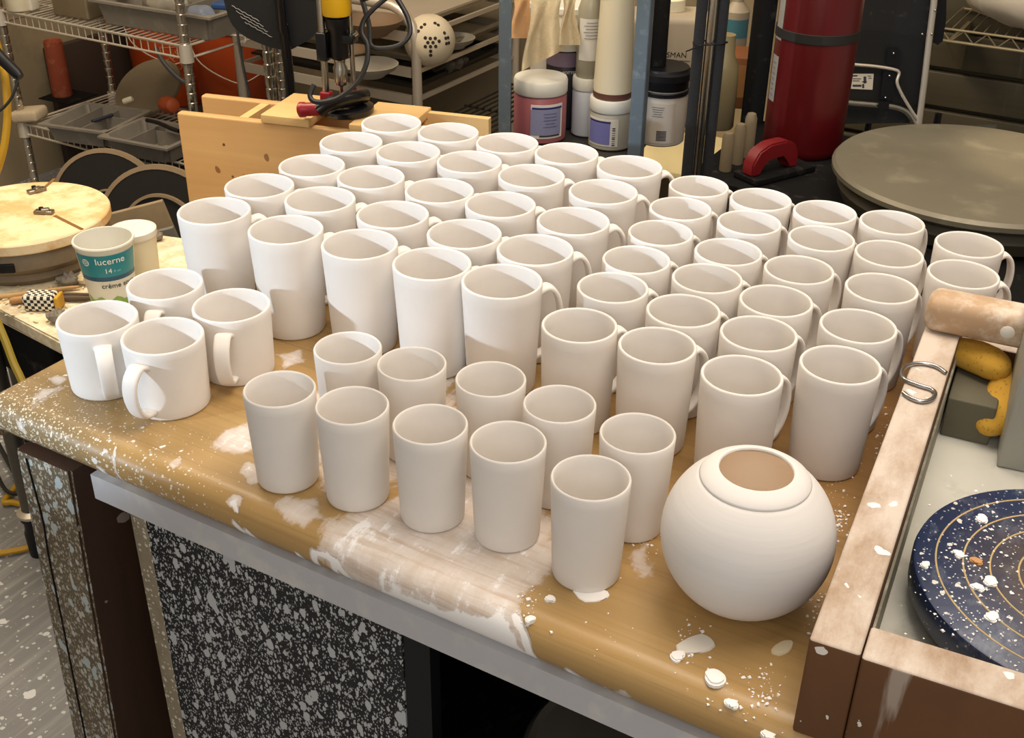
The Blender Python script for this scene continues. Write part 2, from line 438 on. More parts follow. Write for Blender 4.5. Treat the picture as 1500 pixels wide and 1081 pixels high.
b.build('carcass', MAT['blackmatte'], cab)
b = B(); b.box((-.482, .664, .352), (.03, .016, .70)); b.build('stile', MAT['black'], cab)
bk = thing('lidded_bucket', 'dark bucket with a dusty round lid on the floor of the dark cabinet', 'bucket', (-.30, .79, .0235))
b = B(); b.lathe([(0, 0), (.10, 0), (.115, .40), (.108, .40), (.095, .01), (0, .01)], 40); b.build('body', MAT['blackmatte'], bk)
b = B(); b.lathe([(0, .40), (.122, .40), (.125, .405), (.125, .415), (.118, .424), (.112, .418), (0, .416)], 40); b.build('lid', mat('dusty_dark_lid', '4a463e', .6, 0, .2, 20), bk)

# ------------------------------------------------------------------ mugs
def mug_prof(rb, rt, h, w=.0032, bulge=0):
    p = [(0, .0015), (rb-.006, .0015), (rb-.004, 0), (rb-.0025, 0), (rb-.0006, .0012), (rb, .003)]
    for k in range(1, 9):
        s_ = k/9; p.append((rb+(rt-rb)*s_+bulge*math.sin(PI*s_), .003+(h-.0045)*s_))
    p += [(rt, h-.0018), (rt-.0008, h-.0004), (rt-w*.5, h), (rt-w+.0008, h-.0004), (rt-w, h-.0018)]
    for k in range(8, 0, -1):
        s_ = k/9; p.append((rb+(rt-rb)*s_+bulge*math.sin(PI*s_)-w, .003+(h-.0045)*s_))
    p += [(rb-w-.004, .0085), (rb-w-.010, .0068), (0, .0065)]
    return p
def handle(bld, prof, rad, w, th, wt=None):
    # prof: control points (radius, z); strap of width w and thickness th
    pts = spline([(r, 0, z) for r, z in prof], 7)
    N = len(pts)
    def sec(i, s_):
        ww = (w*(1-s_)+(wt or w)*s_)/2*(1+.12*(abs(2*s_-1))**4); tt = th/2*(1+.35*(abs(2*s_-1))**5)
        return [(math.copysign(abs(math.cos(a))**.7, math.cos(a))*tt, math.copysign(abs(math.sin(a))**.7, math.sin(a))*ww) for a in [2*PI*k/14 for k in range(14)]]
    return bld.sweep(pts, sec, up=(0, 1, 0))
def make_mug(label, cat, rb, rt, h, hp, w, th, wt=None, bulge=0, group=None):
    r = thing('mug', label, cat, group=group)
    b = B(); b.lathe(mug_prof(rb, rt, h, .0034, bulge), 72); b.build('body', MAT['clay'], r, 50)
    b = B(); handle(b, hp, 0, w, th, wt); b.build('handle', MAT['clay'], r, 60)
    return r
POS = {'T': [[-0.9281, 0.904], [-0.8229, 0.9059], [-0.7289, 0.9179], [-0.6342, 0.9192], [-0.5492, 0.921], [-0.9363, 0.9915], [-0.8465, 0.9963], [-0.7469, 1.0047], [-0.6468, 1.001], [-0.5588, 1.0068], [-0.9267, 1.0799], [-0.8392, 1.087], [-0.7423, 1.095], [-0.657, 1.0967], [-0.5607, 1.0988], [-0.939, 1.1774], [-0.8523, 1.1868], [-0.7649, 1.1984], [-0.6724, 1.1975], [-0.5722, 1.1981], [-0.9404, 1.2711], [-0.8509, 1.2799], [-0.7606, 1.2864], [-0.6741, 1.2935], [-0.5822, 1.2928]],
 'S': [[-0.4479, 0.9002], [-0.3657, 0.9033], [-0.2768, 0.893], [-0.2054, 0.9591], [-0.4574, 0.994], [-0.3733, 0.9831], [-0.2916, 0.9771], [-0.2131, 1.0439], [-0.4656, 1.0672], [-0.3815, 1.067], [-0.301, 1.0539], [-0.2163, 1.1405], [-0.4733, 1.1496], [-0.3872, 1.1403], [-0.305, 1.1385], [-0.2327, 1.2321], [-0.483, 1.229], [-0.3969, 1.2326], [-0.3101, 1.2333], [-0.1501, 1.2217], [-0.4925, 1.3089], [-0.4106, 1.3092], [-0.3308, 1.312], [-0.2533, 1.3236], [-0.1615, 1.3058]],
 'U': [[-0.6327, 0.6684], [-0.5597, 0.6805], [-0.4837, 0.6915], [-0.4121, 0.7031], [-0.3285, 0.6937], [-0.6269, 0.7615], [-0.5569, 0.7689], [-0.4788, 0.784], [-0.4038, 0.7792], [-0.324, 0.7726]],
 'H': [[-0.9087, 0.7021], [-0.8232, 0.7098], [-0.8105, 0.7968], [-0.9079, 0.7973]]}
def relax(P, r):
    for _ in range(60):
        for i in range(len(P)):
            for j in range(i):
                dx, dy = P[i][0]-P[j][0], P[i][1]-P[j][1]; d_ = math.hypot(dx, dy)
                if d_ < 2*r:
                    e_ = (2*r-d_)/2/d_; P[i][0] += dx*e_; P[i][1] += dy*e_; P[j][0] -= dx*e_; P[j][1] -= dy*e_
for k_, r_ in (('T', .0424), ('S', .0380)): relax(POS[k_], r_)
h = .1242
proto = make_mug('', 'mug', .0362, .042, h, [(.0402, h*.86), (.051, h*.885), (.0605, h*.80), (.0645, h*.62), (.060, h*.42), (.050, h*.29), (.0368, h*.24)], .016, .0055, .012)
for i, (x, y) in enumerate(POS['T']):
    r_, c_ = divmod(i, 5)
    lab = f"tall straight white clay mug, {['leftmost', 'second from left', 'middle one', 'second from right', 'rightmost'][c_]} in the {['front', 'second', 'third', 'fourth', 'rearmost'][r_]} row of the tall block"
    rz = R(48+rnd.uniform(-3, 3))
    if i == 0: q = put(proto, (x, y, TZ), rz); q['label'] = lab; q['group'] = 'tall straight mugs in five rows'
    else: dup(proto, (x, y, TZ), rz, lab, 'tall straight mugs in five rows')
h = .1109
proto = make_mug('', 'mug', .0342, .0376, h, [(.0365, h*.84), (.045, h*.87), (.0535, h*.79), (.0570, h*.62), (.0540, h*.43), (.046, h*.30), (.0346, h*.23)], .0145, .0055, .0115, .0004)
rows = [[0, 1, 2], [4, 5, 6, 3], [8, 9, 10, 7], [12, 13, 14, 11], [16, 17, 18, 15, 19], [20, 21, 22, 23, 24]]
k = 0
for r_, rw in enumerate(rows):
    for c_, i in enumerate(rw):
        x, y = POS['S'][i]; n = len(rw)
        nm = {3: ['leftmost', 'middle one', 'rightmost'], 4: ['leftmost', 'second from left', 'third from left', 'rightmost'], 5: ['leftmost', 'second from left', 'middle one', 'second from right', 'rightmost']}[n][c_]
        lab = f"small tapered white clay mug, {nm} in the {['front', 'second', 'third', 'fourth', 'fifth', 'rearmost'][r_]} row of the right-hand block"
        rz = R(56+rnd.uniform(-3, 3)); rz = R(35) if i in (19, 24) else rz
        if k == 0: q = put(proto, (x, y, TZ), rz); q['label'] = lab; q['group'] = 'small tapered mugs in the right-hand block'
        else: dup(proto, (x, y, TZ), rz, lab, 'small tapered mugs in the right-hand block')
        k += 1
h = .0798
proto = make_mug('', 'mug', .0388, .0412, h, [(.0395, h*.80), (.050, h*.84), (.0615, h*.72), (.0645, h*.52), (.060, h*.30), (.051, h*.17), (.0385, h*.14)], .0175, .006, .015)
hl = ['wide low white mug nearest the left table edge, handle turned right', 'wide low white mug nearest the front edge, handle facing forward left', 'wide low white mug standing close to the tall mugs, handle facing forward', 'wide low white mug behind the others beside the blue labelled cup']
for i, ((x, y), a) in enumerate(zip(POS['H'], (-38, -78, -59, -61))):
    if i == 0: q = put(proto, (x, y, TZ), R(a)); q['label'] = hl[0]; q['group'] = 'wide low mugs at the left end'
    else: dup(proto, (x, y, TZ), R(a), hl[i], 'wide low mugs at the left end')
h = .0989
b = B(); b.lathe(mug_prof(.0290, .0329, h, .0026), 72); tp = b.build('tumbler', MAT['clay'], None, 50)
for i, (x, y) in enumerate(POS['U']):
    nm = ['leftmost', 'second from left', 'middle one', 'second from right', 'rightmost'][i % 5]
    lab = f"white clay tumbler without handle, {nm} in the {'front' if i < 5 else 'back'} row of tumblers"
    if i == 0: put(tp, (x, y, TZ), 0); q = tp
    else: q = dup(tp, (x, y, TZ), rnd.uniform(0, 6), lab)
    tag(q, lab, 'tumbler', 'handleless tumblers in two rows')

# ------------------------------------------------------------------ round vase
vz = thing('vase', 'round white moon vase with a wide mouth at the front of the table', 'vase', (-.206, .7325, TZ))
Rv = .0692; cz = .0655
t = NT('vase_clay'); rgb = lin('dedad6')[:3]; v = t.coord((3, 3, 60)); n = t.noise(3, 5, v)
t.color(t.mix(n, tuple(q*.93 for q in rgb), tuple(min(1, q*1.03) for q in rgb))); t.bump(t.noise(4, 5, v), .14, .0015); vm = t.set(.85, spec=.2)
p = [(0, .001), (.016, .001), (.018, 0)]
a0 = math.asin((.0-cz+.0035)/Rv)
for k in range(0, 41):
    a = a0+(R(51)-a0)*k/40; p.append((Rv*math.cos(a), cz+Rv*math.sin(a)))
p += [(.0420, .1195), (.0405, .1195)]
for k in range(30, -1, -1):
    a = a0+(R(50)-a0)*k/30; p.append(((Rv-.004)*math.cos(a), max(.005, cz+(Rv-.004)*math.sin(a))))
p.append((0, .005))
ko = p.index((.0405, .1195))
b = B(); b.lathe(p[:ko+1], 96); b.build('body', vm, vz, 50)
b = B(); b.lathe(p[ko:], 96); b.build('inner_wall', clay('brightened_inner_clay', 'fdf2e4'), vz, 50)  # paler, warmer clay inside stands in for light bounced in the vase

b = B(); b.lathe([(.0405, .1190), (.0428, .1192), (.0433, .1203), (.0425, .1218), (.0370, .1258), (.0312, .1283), (.0298, .1288), (.0288, .1282), (.0285, .1268), (.034, .1220), (.039, .118)], 96, closed=True); b.build('collar', vm, vz, 60)

# ------------------------------------------------------------------ flakes and crumbs on the table
TA = R(4.8); T0 = (-.120, .614)
def tl(p):                              # world point -> tray local
    dx, dy = p[0]-T0[0], p[1]-T0[1]; c, s = math.cos(TA), math.sin(TA)
    return (dx*c+dy*s, -dx*s+dy*c, p[2]-TZ)
def edge_drop(y):                       # how far the rounded front edge has fallen at y
    t_ = min(1, max(0, (.632-y)/.022)); return .022*(1-math.sqrt(1-t_*t_))
def flake(px, py, sz, th, m, label, cat='clay flake', z=TZ, rough=.35, el=1.0, rot=0):
    n = 15; P = []; ph = rnd.uniform(0, 6)
    for k in range(n):
        a = 2*PI*k/n; q = sz*(1+rough*(.5*math.sin(2*a+ph)+.35*math.sin(3*a+2*ph)+rnd.uniform(-.3, .3))); u_, w_ = q*math.cos(a)*el, q*math.sin(a)
        P.append((u_*math.cos(rot)-w_*math.sin(rot), u_*math.sin(rot)+w_*math.cos(rot)))
    b = B(); b.prism(P, 0, th)
    bmesh.ops.bevel(b.bm, geom=[e for e in b.bm.edges if all(v_.co.z > th*.5 for v_ in e.verts)], offset=min(th*.45, sz*.2), segments=2, affect='EDGES')
    o = b.build('clay_flake', m, None, 60); q_ = atz(px, py, z); put(o, (q_[0], q_[1], z-(edge_drop(q_[1]) if z == TZ else 0))); tag(o, label, cat); return o
flake(1047, 996, .0085, .0045, MAT['clay2'], 'thick round drip of dried white slip in front of the round vase', 'slip drip', rough=.12)
flake(1072, 1027, .005, .003, MAT['clay2'], 'small angular white clay flake just in front of the round slip drip')
flake(992, 963, .006, .003, MAT['clay2'], 'curled white clay flake lying left of the round slip drip')
flake(1020, 945, .010, .0015, mat('thin_slip', 'd6d0c4', .7), 'thin patch of dried slip at the foot of the round vase', 'slip patch', el=1.5, rot=R(60))
flake(1146, 950, .0055, .0015, mat('tan_flake', 'cfc0a0', .7), 'long pale pointed flake between the vase and the tray frame', el=2.3, rot=R(75), rough=.2)
flake(1128, 1062, .005, .004, MAT['clay2'], 'white clay lump near the front corner of the tray frame')
flake(806, 879, .004, .003, MAT['clay2'], 'small white clay flake left of the rightmost front tumbler')
flake(776, 905, .004, .004, MAT['clay2'], 'small white clay chunk at the end of the slip patch')
flake(866, 871, .009, .0012, MAT['clay2'], 'thin clay scrap squashed under the rightmost front tumbler', el=1.6, rot=R(10))
def crumbs(name, spots, label, m, z_in=TZ, smin=.0004, smax=.0018):
    b = B()
    for (px, py, n, sx, sy) in spots:
        for _ in range(n):
            x, y, _z = atz(px+rnd.gauss(0, sx), py+rnd.gauss(0, sy), z_in)
            if z_in == TZ and (y < .614 or tl((x, y, z_in))[0] > -.003): continue
            z = z_in-(edge_drop(y) if z_in == TZ else 0)
            s_ = smin+(smax-smin)*rnd.random()**2.5
            vs_ = [b.bm.verts.new((x+s_*rnd.uniform(.5, 1.4)*math.cos(a+rnd.uniform(-.4, .4)), y+s_*rnd.uniform(.5, 1.4)*math.sin(a+rnd.uniform(-.4, .4)), z+(0.0001 if k_ == 0 else s_*.7))) for k_ in (0, 1) for a in (0, 1.6, 3.1, 4.7)]
            b.bm.faces.new(vs_[:4][::-1]); b.bm.faces.new(vs_[4:])
            for k_ in range(4): b.bm.faces.new((vs_[k_], vs_[(k_+1) % 4], vs_[4+(k_+1) % 4], vs_[4+k_]))
    o = b.build(name, m, None, 20); tag(o, label, 'crumbs', kind='stuff'); return o
crumbs('clay_crumbs', [(770, 885, 60, 8, 22), (1080, 1030, 60, 45, 30), (1120, 1010, 50, 15, 30), (1228, 765, 70, 8, 10), (1190, 880, 60, 12, 30), (1235, 720, 50, 15, 35), (1010, 940, 30, 12, 18), (830, 930, 25, 60, 40), (1290, 640, 40, 20, 25), (945, 800, 20, 12, 8)], 'fine dry clay crumbs scattered over the table around vase and tray', MAT['clay2'])

# ------------------------------------------------------------------ wheel tray at the right end of the table
t = NT('slip_dusted_wood'); v = t.coord((14, 3, 14)); g = t.noise(1, 6, v, .6, .6)
c0 = t.mix(g, '8a6f56', 'b09880')
d = t.ramp(t.noise(16, 8, t.coord((1, .45, 1)), .72), [(.34, 0.0), (.58, 1.0)])
tp_ = t.mix(t.math('MULTIPLY', d, .8), c0, 'd2c7bb'); tp_ = t.mix(t.specks(60, .38, 4), tp_, 'ece8e2')
sd = t.mix(g, '4f3017', '6e4825'); dr = t.ramp(t.noise(1, 5, t.coord((26, 26, 3))), [(.63, 0.0), (.68, 1.0)])
sd = t.mix(t.math('MULTIPLY', dr, .75), sd, 'a89c90'); sd = t.mix(t.specks(60, .34, 4), sd, 'd8d2c8')
ge = t.n('NewGeometry'); sx = t.n('SeparateXYZ'); t.l(ge.outputs['Normal'], sx.inputs[0])
t.color(t.mix(t.math('GREATER_THAN', sx.outputs[2], .5), sd, tp_)); t.bump(g, .2, .001); railm = t.set(.6)
tray = thing('wheel_tray', 'slip-crusted wooden tray frame with pale plastic floor around the blue wheel head', 'tray', (T0[0], T0[1], TZ), TA)
b = B(); b.box((.0175, .280, .045), (.035, .560, .09), 0, .0025); b.build('left_rail', railm, tray)
b = B(); b.box((.185, .0175, .0445), (.299, .035, .087), 0, .0025); b.build('front_rail', railm, tray)
b = B(); b.box((.3525, .280, .045), (.035, .560, .09), 0, .0025); b.build('right_rail', railm, tray)
b = B(); b.box((.185, .545, .035), (.299, .03, .07), 0, .002); b.build('back_rail', railm, tray)
t = NT('tray_plastic'); c0 = t.mix(t.noise(8, 5), 'b7b5a8', 'd9d7cd'); c0 = t.mix(t.math('MULTIPLY', t.ramp(t.noise(25, 6), [(.55, 0.0), (.7, 1.0)]), .5), c0, '8f8a79'); t.color(c0); plm = t.set(.5)
b = B(); b.box((.185, .2825, .003), (.299, .493, .006)); b.build('floor_pan', plm, tray)
b = B(); b.box((.0365, .2825, .0365), (.002, .492, .06)); b.build('side_liner', mat('liner_shade_olive', '7d7866', .6, 0, .2, 20, dust=('b5b0a0', .3, 20)), tray)  # olive grey paints in the shadow on the tray's inner left wall
b = B(); b.box((.062, .485, .0285), (.046, .085, .044), 0, .002); b.build('added_shade_ledge', mat('ledge_shade_olive', '5b5644', .7, 0, .2, 20), tray)  # added support for the sponge, its dark olive painted as the shadow below it
bm_ = thing('wooden_batten', 'round-edged pale wooden batten laid across the back of the tray frame', 'batten', (T0[0], T0[1], TZ+.0901), TA)
b = B(); b.box((.19, .512, .019), (.386, .042, .038), 0, .012)
b.build('bar', wood('pale_batten', 'a98662', 'cbb193', 1, 0, .6, dust=('ddd2c4', .4, 18)), bm_)
pw = tl(atz(1478, 478, TZ+.112)); b = B(); b.lathe([(0, -.002), (.0065, -.002), (.0068, .0008), (.005, .0016), (0, .0018)], 20, Matrix.Translation((pw[0], .4915, .019)) @ Matrix.Rotation(R(90), 4, 'X'))
b.build('white_plug', MAT['white'], bm_)['label'] = 'white round plug'
# wheel head
t = NT('navy_wheel_head'); c0 = t.mix(t.noise(10, 6), '0f1b38', '1d3158')
sm_ = t.ramp(t.noise(30, 8, t.coord((1, .6, 1)), .75), [(.52, 0.0), (.72, 1.0)]); c0 = t.mix(t.math('MULTIPLY', sm_, .55), c0, '7f8796')
gr = t.n('TexGradient', gradient_type='SPHERICAL'); t.l(t.coord((9.5, 9.5, 0)), gr.inputs[0])
c0 = t.mix(t.math('MULTIPLY', t.math('MULTIPLY', gr.outputs['Fac'], t.noise(40, 6)), 1.5, True), c0, '6d5a3c')
c0 = t.mix(t.specks(120, .34, 7.0), c0, 'd4d0c8'); c0 = t.mix(t.specks(380, .42, 4), c0, 'a9aaac')
t.color(c0); t.bump(t.noise(70, 4), .15); nv = t.set(.38)
wh = thing('turntable_disc', 'dark blue potter wheel head with pale concentric rings and clay scraps', 'potter wheel', (.038, .826, TZ+.0062))
b = B(); b.lathe([(0, .012), (.115, .012), (.126, .015), (.1290, .020), (.1295, .040), (.1285, .0434), (.1265, .0445), (0, .0445)], 96); b.build('disc', nv, wh)
b = B(); b.lathe([(0, 0), (.045, 0), (.045, .0119), (0, .0119)], 32); b.build('hub', MAT['black'], wh)
rg = mat('ring_tan', 'b39b6b', .7, 0, .2, 60)
for r_ in (.1117, .0909, .0706, .0492, .028):
    b = B(); b.lathe([(r_-.0008, .0444), (r_-.0006, .0449), (r_+.0006, .0449), (r_+.0008, .0444)], 96, closed=True); b.build('ring', rg, wh)
zt = TZ+.0062+.0446
for (x, y, s_, m_, lb) in ((1450, 853, .0058, MAT['clay2'], 'largest curled clay scrap on the blue wheel head'), (1432, 862, .0045, MAT['clay2'], 'white clay scrap just left of the largest one on the wheel head'), (1453, 905, .0055, MAT['clay2'], 'white clay scrap nearest the front of the blue wheel head'), (1438, 761, .0055, MAT['clay2'], 'white clay scrap furthest back on the blue wheel head'), (1404, 813, .0045, MAT['clay2'], 'white clay scrap on the left middle ring of the wheel head'), (1355, 829, .004, MAT['clay2'], 'clay scrap nearest the left rim of the blue wheel head'), (1430, 823, .0045, mat('rust_clay', 'b98a5a', .8), 'tan clay scrap between the rings of the blue wheel head')):
    flake(x, y, s_, .0022, m_, lb, z=zt, rough=.4)
crumbs('wheel_crumbs', [(1400, 850, 90, 45, 50), (1450, 800, 70, 40, 40), (1430, 900, 40, 30, 25)], 'fine clay crumbs strewn over the blue wheel head', MAT['clay2'], zt, .0005, .0016)
# sponges, hook, grey box
t = NT('yellow_sponge'); c0 = t.mix(t.noise(25, 4), 'b9882a', 'd9ab3f'); po = t.specks(330, .42, 1.5); c0 = t.mix(t.math('MULTIPLY', po, .5), c0, '8a6118'); t.color(c0); t.bump(t.math('SUBTRACT', t.noise(160, 4), po), .5, .001); spm = t.set(.9)
def sponge(a, c, w, hgt, z, label, zb=None):
    p, q = Vector(atz(*a, zb or z)), Vector(atz(*c, z)); L = (q-p).length; ang = math.atan2(q.y-p.y, q.x-p.x); tz_ = math.asin((q.z-p.z)/L)
    b = B(); b.ball((0, 0, hgt/2), 1, L/2, w/2, hgt/2, 28)
    for v_ in b.bm.verts:
        v_.co.x = math.copysign(abs(v_.co.x/(L/2))**.8, v_.co.x)*L/2; v_.co.y += .07*w*math.cos(v_.co.x/L*5); v_.co += Vector(rnd.uniform(-.0004, .0004) for _ in range(3))
        v_.co.z = hgt/2+math.copysign(abs((v_.co.z-hgt/2)/(hgt/2))**.75, v_.co.z-hgt/2)*hgt/2
    o = b.build('sponge', spm, None, 80); m_ = (p+q)/2; put(o, (m_.x, m_.y, m_.z-hgt/2), ang); o.rotation_euler = (0, -tz_, ang); tag(o, label, 'sponge', 'two yellow sponges in the tray'); return o
sponge((1388, 506), (1481, 546), .040, .030, TZ+.066, 'larger oval yellow sponge lying against the batten in the tray')
sponge((1492, 538), (1449, 630), .044, .028, TZ+.024, 'narrow yellow sponge standing beside the grey box in the tray', TZ+.062)
b = B(); b.tube([atz(x, y, TZ+.0925) for x, y in ((1386, 546), (1372, 537), (1350, 532), (1330, 535), (1321, 545), (1326, 556), (1345, 564), (1364, 570), (1370, 577), (1364, 585), (1350, 588), (1334, 583), (1323, 575))], .0020, 10, smooth=6)
ho = b.build('wire_hook', mat('bright_wire', 'aaa9a8', .25, 1), None, 80); tag(ho, 'bent steel wire hook lying on the left rail of the tray frame', 'hook')
gp = tl(atz(1459, 684, TZ+.006)); gb = thing('grey_box', 'pale grey plastic splash box standing at the right in the tray', 'box', atz(1459, 684, TZ+.0062), TA+R(4))
b = B(); b.box((.06, .05, .065), (.12, .10, .13), 0, .003); b.build('body', mat('pale_grey_plastic', '9b9a90', .5, 0, .06), gb)
b = B(); b.box((.06, .05, .1345), (.126, .106, .008), 0, .002); b.build('lid', mat('pale_grey_lid', 'a5a49a', .5, 0, .06), gb)

# ------------------------------------------------------------------ wheel and clutter on the left
WZ = .55
wt = thing('wheel_table', 'low clay-smeared wheel table at the far left under the round bat', 'table', (0, 0, 0), 0)
t = NT('clay_smeared_top'); c0 = t.mix(t.noise(14, 8, None, .7), 'bda984', 'e6d9b8'); c0 = t.mix(t.ramp(t.noise(30, 7, None, .7), [(.45, 0.0), (.6, .9)]), c0, 'f0e6cb')
c0 = t.mix(t.math('MULTIPLY', t.ramp(t.noise(9, 5), [(.52, 0.0), (.66, 1.0)]), .6), c0, '857a66'); t.color(c0); t.bump(t.noise(60, 6), .6, .004); ctm = t.set(.8)
b = B(); b.prism([(-1.86, 1.04), (-1.496, .987), (-1.215, .948), (-1.24, 1.335), (-1.456, 1.345), (-1.62, 1.298), (-1.9, 1.22)], WZ-.025, WZ)
bmesh.ops.bevel(b.bm, geom=b.bm.edges[:], offset=.004, segments=2, affect='EDGES'); b.build('tabletop', ctm, wt)
b = B(); b.box((-1.62, 1.13, WZ-.101), (.34, .16, .15), R(-7), .01); b.build('motor_housing', MAT['blackmatte'], wt)
lm = mat('grey_tube_leg', '5d5850', .4, .7, .2, 30)
for (x, y) in ((-1.605, 1.02), (-1.26, 1.0), (-1.82, 1.20), (-1.29, 1.29)):
    b = B(); b.cyl((x, y, .06), (x, y, WZ-.0252), .016, 20); lg = b.build('leg', lm, wt)
    b = B(); b.lathe([(0, 0), (.02, 0), (.021, .05), (.018, .06), (.018, .075), (.022, .08), (.022, .09), (0, .09)], 20, Matrix.Translation((x, y, 0))); b.build('foot', MAT['black'], lg)
    b = B(); b.lathe([(.0165, .088), (.025, .09), (.026, .096), (.0165, .102)], 20, Matrix.Translation((x, y, 0)), closed=True); b.build('collar', MAT['steel'], lg)
BC = (-1.620, 1.144)
whl = thing('potter_wheel', 'grimy grey potter wheel head standing under the round wooden bat', 'potter wheel', (BC[0], BC[1], WZ+.0005))
t = NT('grimy_aluminium'); c0 = t.mix(t.noise(12, 6, None, .7), '4a4238', '9b8b72'); t.color(c0); gm = t.set(.55, .4)
b = B(); b.lathe([(0, 0), (.11, 0), (.122, .012), (.12, .022), (.130, .030), (.135, .036), (.135, .052), (.130, .0645), (0, .0645)], 72); b.build('head', gm, whl)
a = math.atan2(-BC[1]*.9, -BC[0]*.75)+R(-12); b = B(); b.box((0, 0, 0), (.006, .024, .016), M=Matrix.Translation((.1355*math.cos(a), .1355*math.sin(a), .043)) @ Matrix.Rotation(a, 4, 'Z'), bev=.002); b.build('grip_pad', MAT['black'], whl)
bat = thing('wooden_bat', 'round pale plywood bat with two metal clips on the left wheel', 'bat', (BC[0], BC[1], WZ+.0655))
b = B(); b.lathe([(0, 0), (.1395, 0), (.1412, .002), (.1412, .016), (.1395, .0180), (0, .0180)], 96)
b.build('disc', wood('pale_plywood', 'c49a62', 'dfbd88', .8, 0, .6, dust=('ead7b0', .4, 12)), bat)
clm = mat('worn_clip_metal', '8a8378', .35, .9, .3, 40); grm = mat('slot_brown', '7a5426', .8)
def bl(px, py): q = atz(px, py, WZ+.0836); return (q[0]-BC[0], q[1]-BC[1], .0181)
for (c1, c2, s1, s2) in (((42, 284), (66, 278), (64, 276), (80, 262)), ((50, 312), (80, 313), (80, 316), (120, 336))):
    p, q = Vector(bl(*c1)), Vector(bl(*c2)); an = math.atan2(q.y-p.y, q.x-p.x); m_ = (p+q)/2
    b = B(); b.box((m_.x, m_.y, m_.z+.003), (.032, .014, .006), an, .002); b.box((m_.x+.004, m_.y, m_.z+.007), (.014, .010, .006), an+.4, .002)
    cl = b.build('clip', clm, bat); b = B(); b.cyl((m_.x-.006, m_.y, m_.z+.006), (m_.x-.006, m_.y, m_.z+.0095), .004, 12); b.build('screw', MAT['black'], cl)
    p, q = Vector(bl(*s1)), Vector(bl(*s2)); b = B(); an = math.atan2(q.y-p.y, q.x-p.x); m_ = (p+q)/2
    b.box((m_.x, m_.y, .0182), ((q-p).length, .0060, .0012), an); b.build('slot', grm, bat)
# cream cup
cx, cy, _ = atz(168, 444, WZ); cup = thing('sour_cream_cup', 'open white plastic dairy cup with a teal printed band', 'cup', (cx, cy, WZ+.0008), CAMAZ(cx, cy))
H_ = .112; rb_, rt_ = .0335, .0445; slope = (rt_-rb_)/H_
b = B(); b.lathe([(0, .002), (rb_-.003, .002), (rb_-.001, 0), (rb_, .001), (rt_-.0005, H_-.008), (rt_+.0012, H_-.006), (rt_+.0022, H_-.002), (rt_+.0012, H_), (rt_-.0012, H_), (rt_-.0022, H_-.004), (rb_-.0015, .004), (0, .004)], 56)
b.build('body', mat('cup_white', 'dcdad0', .4, 0, .05), cup)
rr_ = lambda z: rb_+slope*z
teal = mat('teal_print', '1f8590', .4, 0, .08, 20); navy = mat('navy_print', '1b4f6b', .4); whp = mat('white_print', 'f0efe8', .5); dkp = mat('dark_print', '2c3034', .5); grn = mat('green_print', '7fa34f', .5, 0, .5, 60)
b = B(); band(b, rr_(.062), rr_(.100), .062, .100, -1.25, 1.25); b.build('teal_band', teal, cup)['label'] = 'teal printed band'
b = B(); band(b, rr_(.056), rr_(.063), .056, .063, -1.25, 1.25, th=.0009); b.build('dark_band', navy, cup)
b = B(); band(b, rr_(.004), rr_(.024), .004, .024, -1.25, 1.25)
for i, v_ in enumerate(b.bm.verts):
    if v_.co.z > .02: v_.co.z += .004*math.sin(math.atan2(v_.co.y, v_.co.x)*9)
b.build('green_meadow_print', grn, cup)
text('lucerne', .0150, whp, cup, wrap(rr_(.090), .10, .090, slope, .0011))
text('14', .0115, whp, cup, wrap(rr_(.074), -.02, .0735, slope, .0011)); text('fl oz', .006, mat('pale_teal_print', '8fd0d4', .5), cup, wrap(rr_(.074), .30, .0725, slope, .0011))
text('crème sour', .0115, dkp, cup, wrap(rr_(.048), .32, .047, slope, .0008))
def disc_on(r0, a0, z0, rad, m_, parent, name, slope_=0, n=20, out=.0012):
    b = B(); vs_ = []
    for k in range(n):
        x_, z_ = rad*math.cos(2*PI*k/n), rad*math.sin(2*PI*k/n); f_ = wrap(r0, a0, z0, slope_, out)
        vs_.append(b.bm.verts.new(f_(Vector((x_, z_, 0)))))
    b.bm.faces.new(vs_); return b.build(name, m_, parent)
disc_on(rr_(.088), -.80, .088, .0062, whp, cup, 'round_emblem', slope)
b = B()
for dz in (-.003, 0, .003): band(b, rr_(.088+dz)+.0013, rr_(.0895+dz)+.0013, .0874+dz, .0886+dz, -.90, -.70, 4, .0003)
b.build('emblem_stripes', teal, cup)
cx, cy, _ = atz(206, 408, WZ); c2 = thing('lidded_tub', 'plain white lidded tub behind the teal banded cup', 'tub', (cx, cy, WZ+.0008))
b = B(); b.lathe([(0, 0), (.031, 0), (.032, .002), (.0355, .078), (0, .078)], 48); b.build('body', MAT['cream'], c2)
b = B(); b.lathe([(0, .0782), (.037, .0782), (.038, .080), (.0375, .089), (.035, .090), (.034, .0888), (0, .0888)], 48); b.build('lid', MAT['white'], c2)
def stick(p, q, r, m_, label, name='wooden_tool', z=WZ):
    a_, c_ = Vector(atz(*p, z+.001+r)), Vector(atz(*q, z+.001+r)); b = B(); L = c_-a_
    b.tube([a_, a_+L*.1, a_+L*.5, a_+L*.9, c_], [r*.7, r, r*1.0, r*.8, r*.5], 10)
    o = b.build(name, m_, None); tag(o, label, 'tool'); return o
tw = wood('tool_wood', 'a98350', 'd0ad78', 1, 0, .6); td = mat('tool_dark', '5b4a3a', .7, 0, .3, 30)
stick((-10, 436), (116, 420), .0042, tw, 'longest pale wooden tool lying across the wheel table'); stick((14, 441), (75, 433), .0062, wood('tool_wood_dark', '946a3c', 'b98d58'), 'thick wooden handle lying in front of the longest wooden tool')
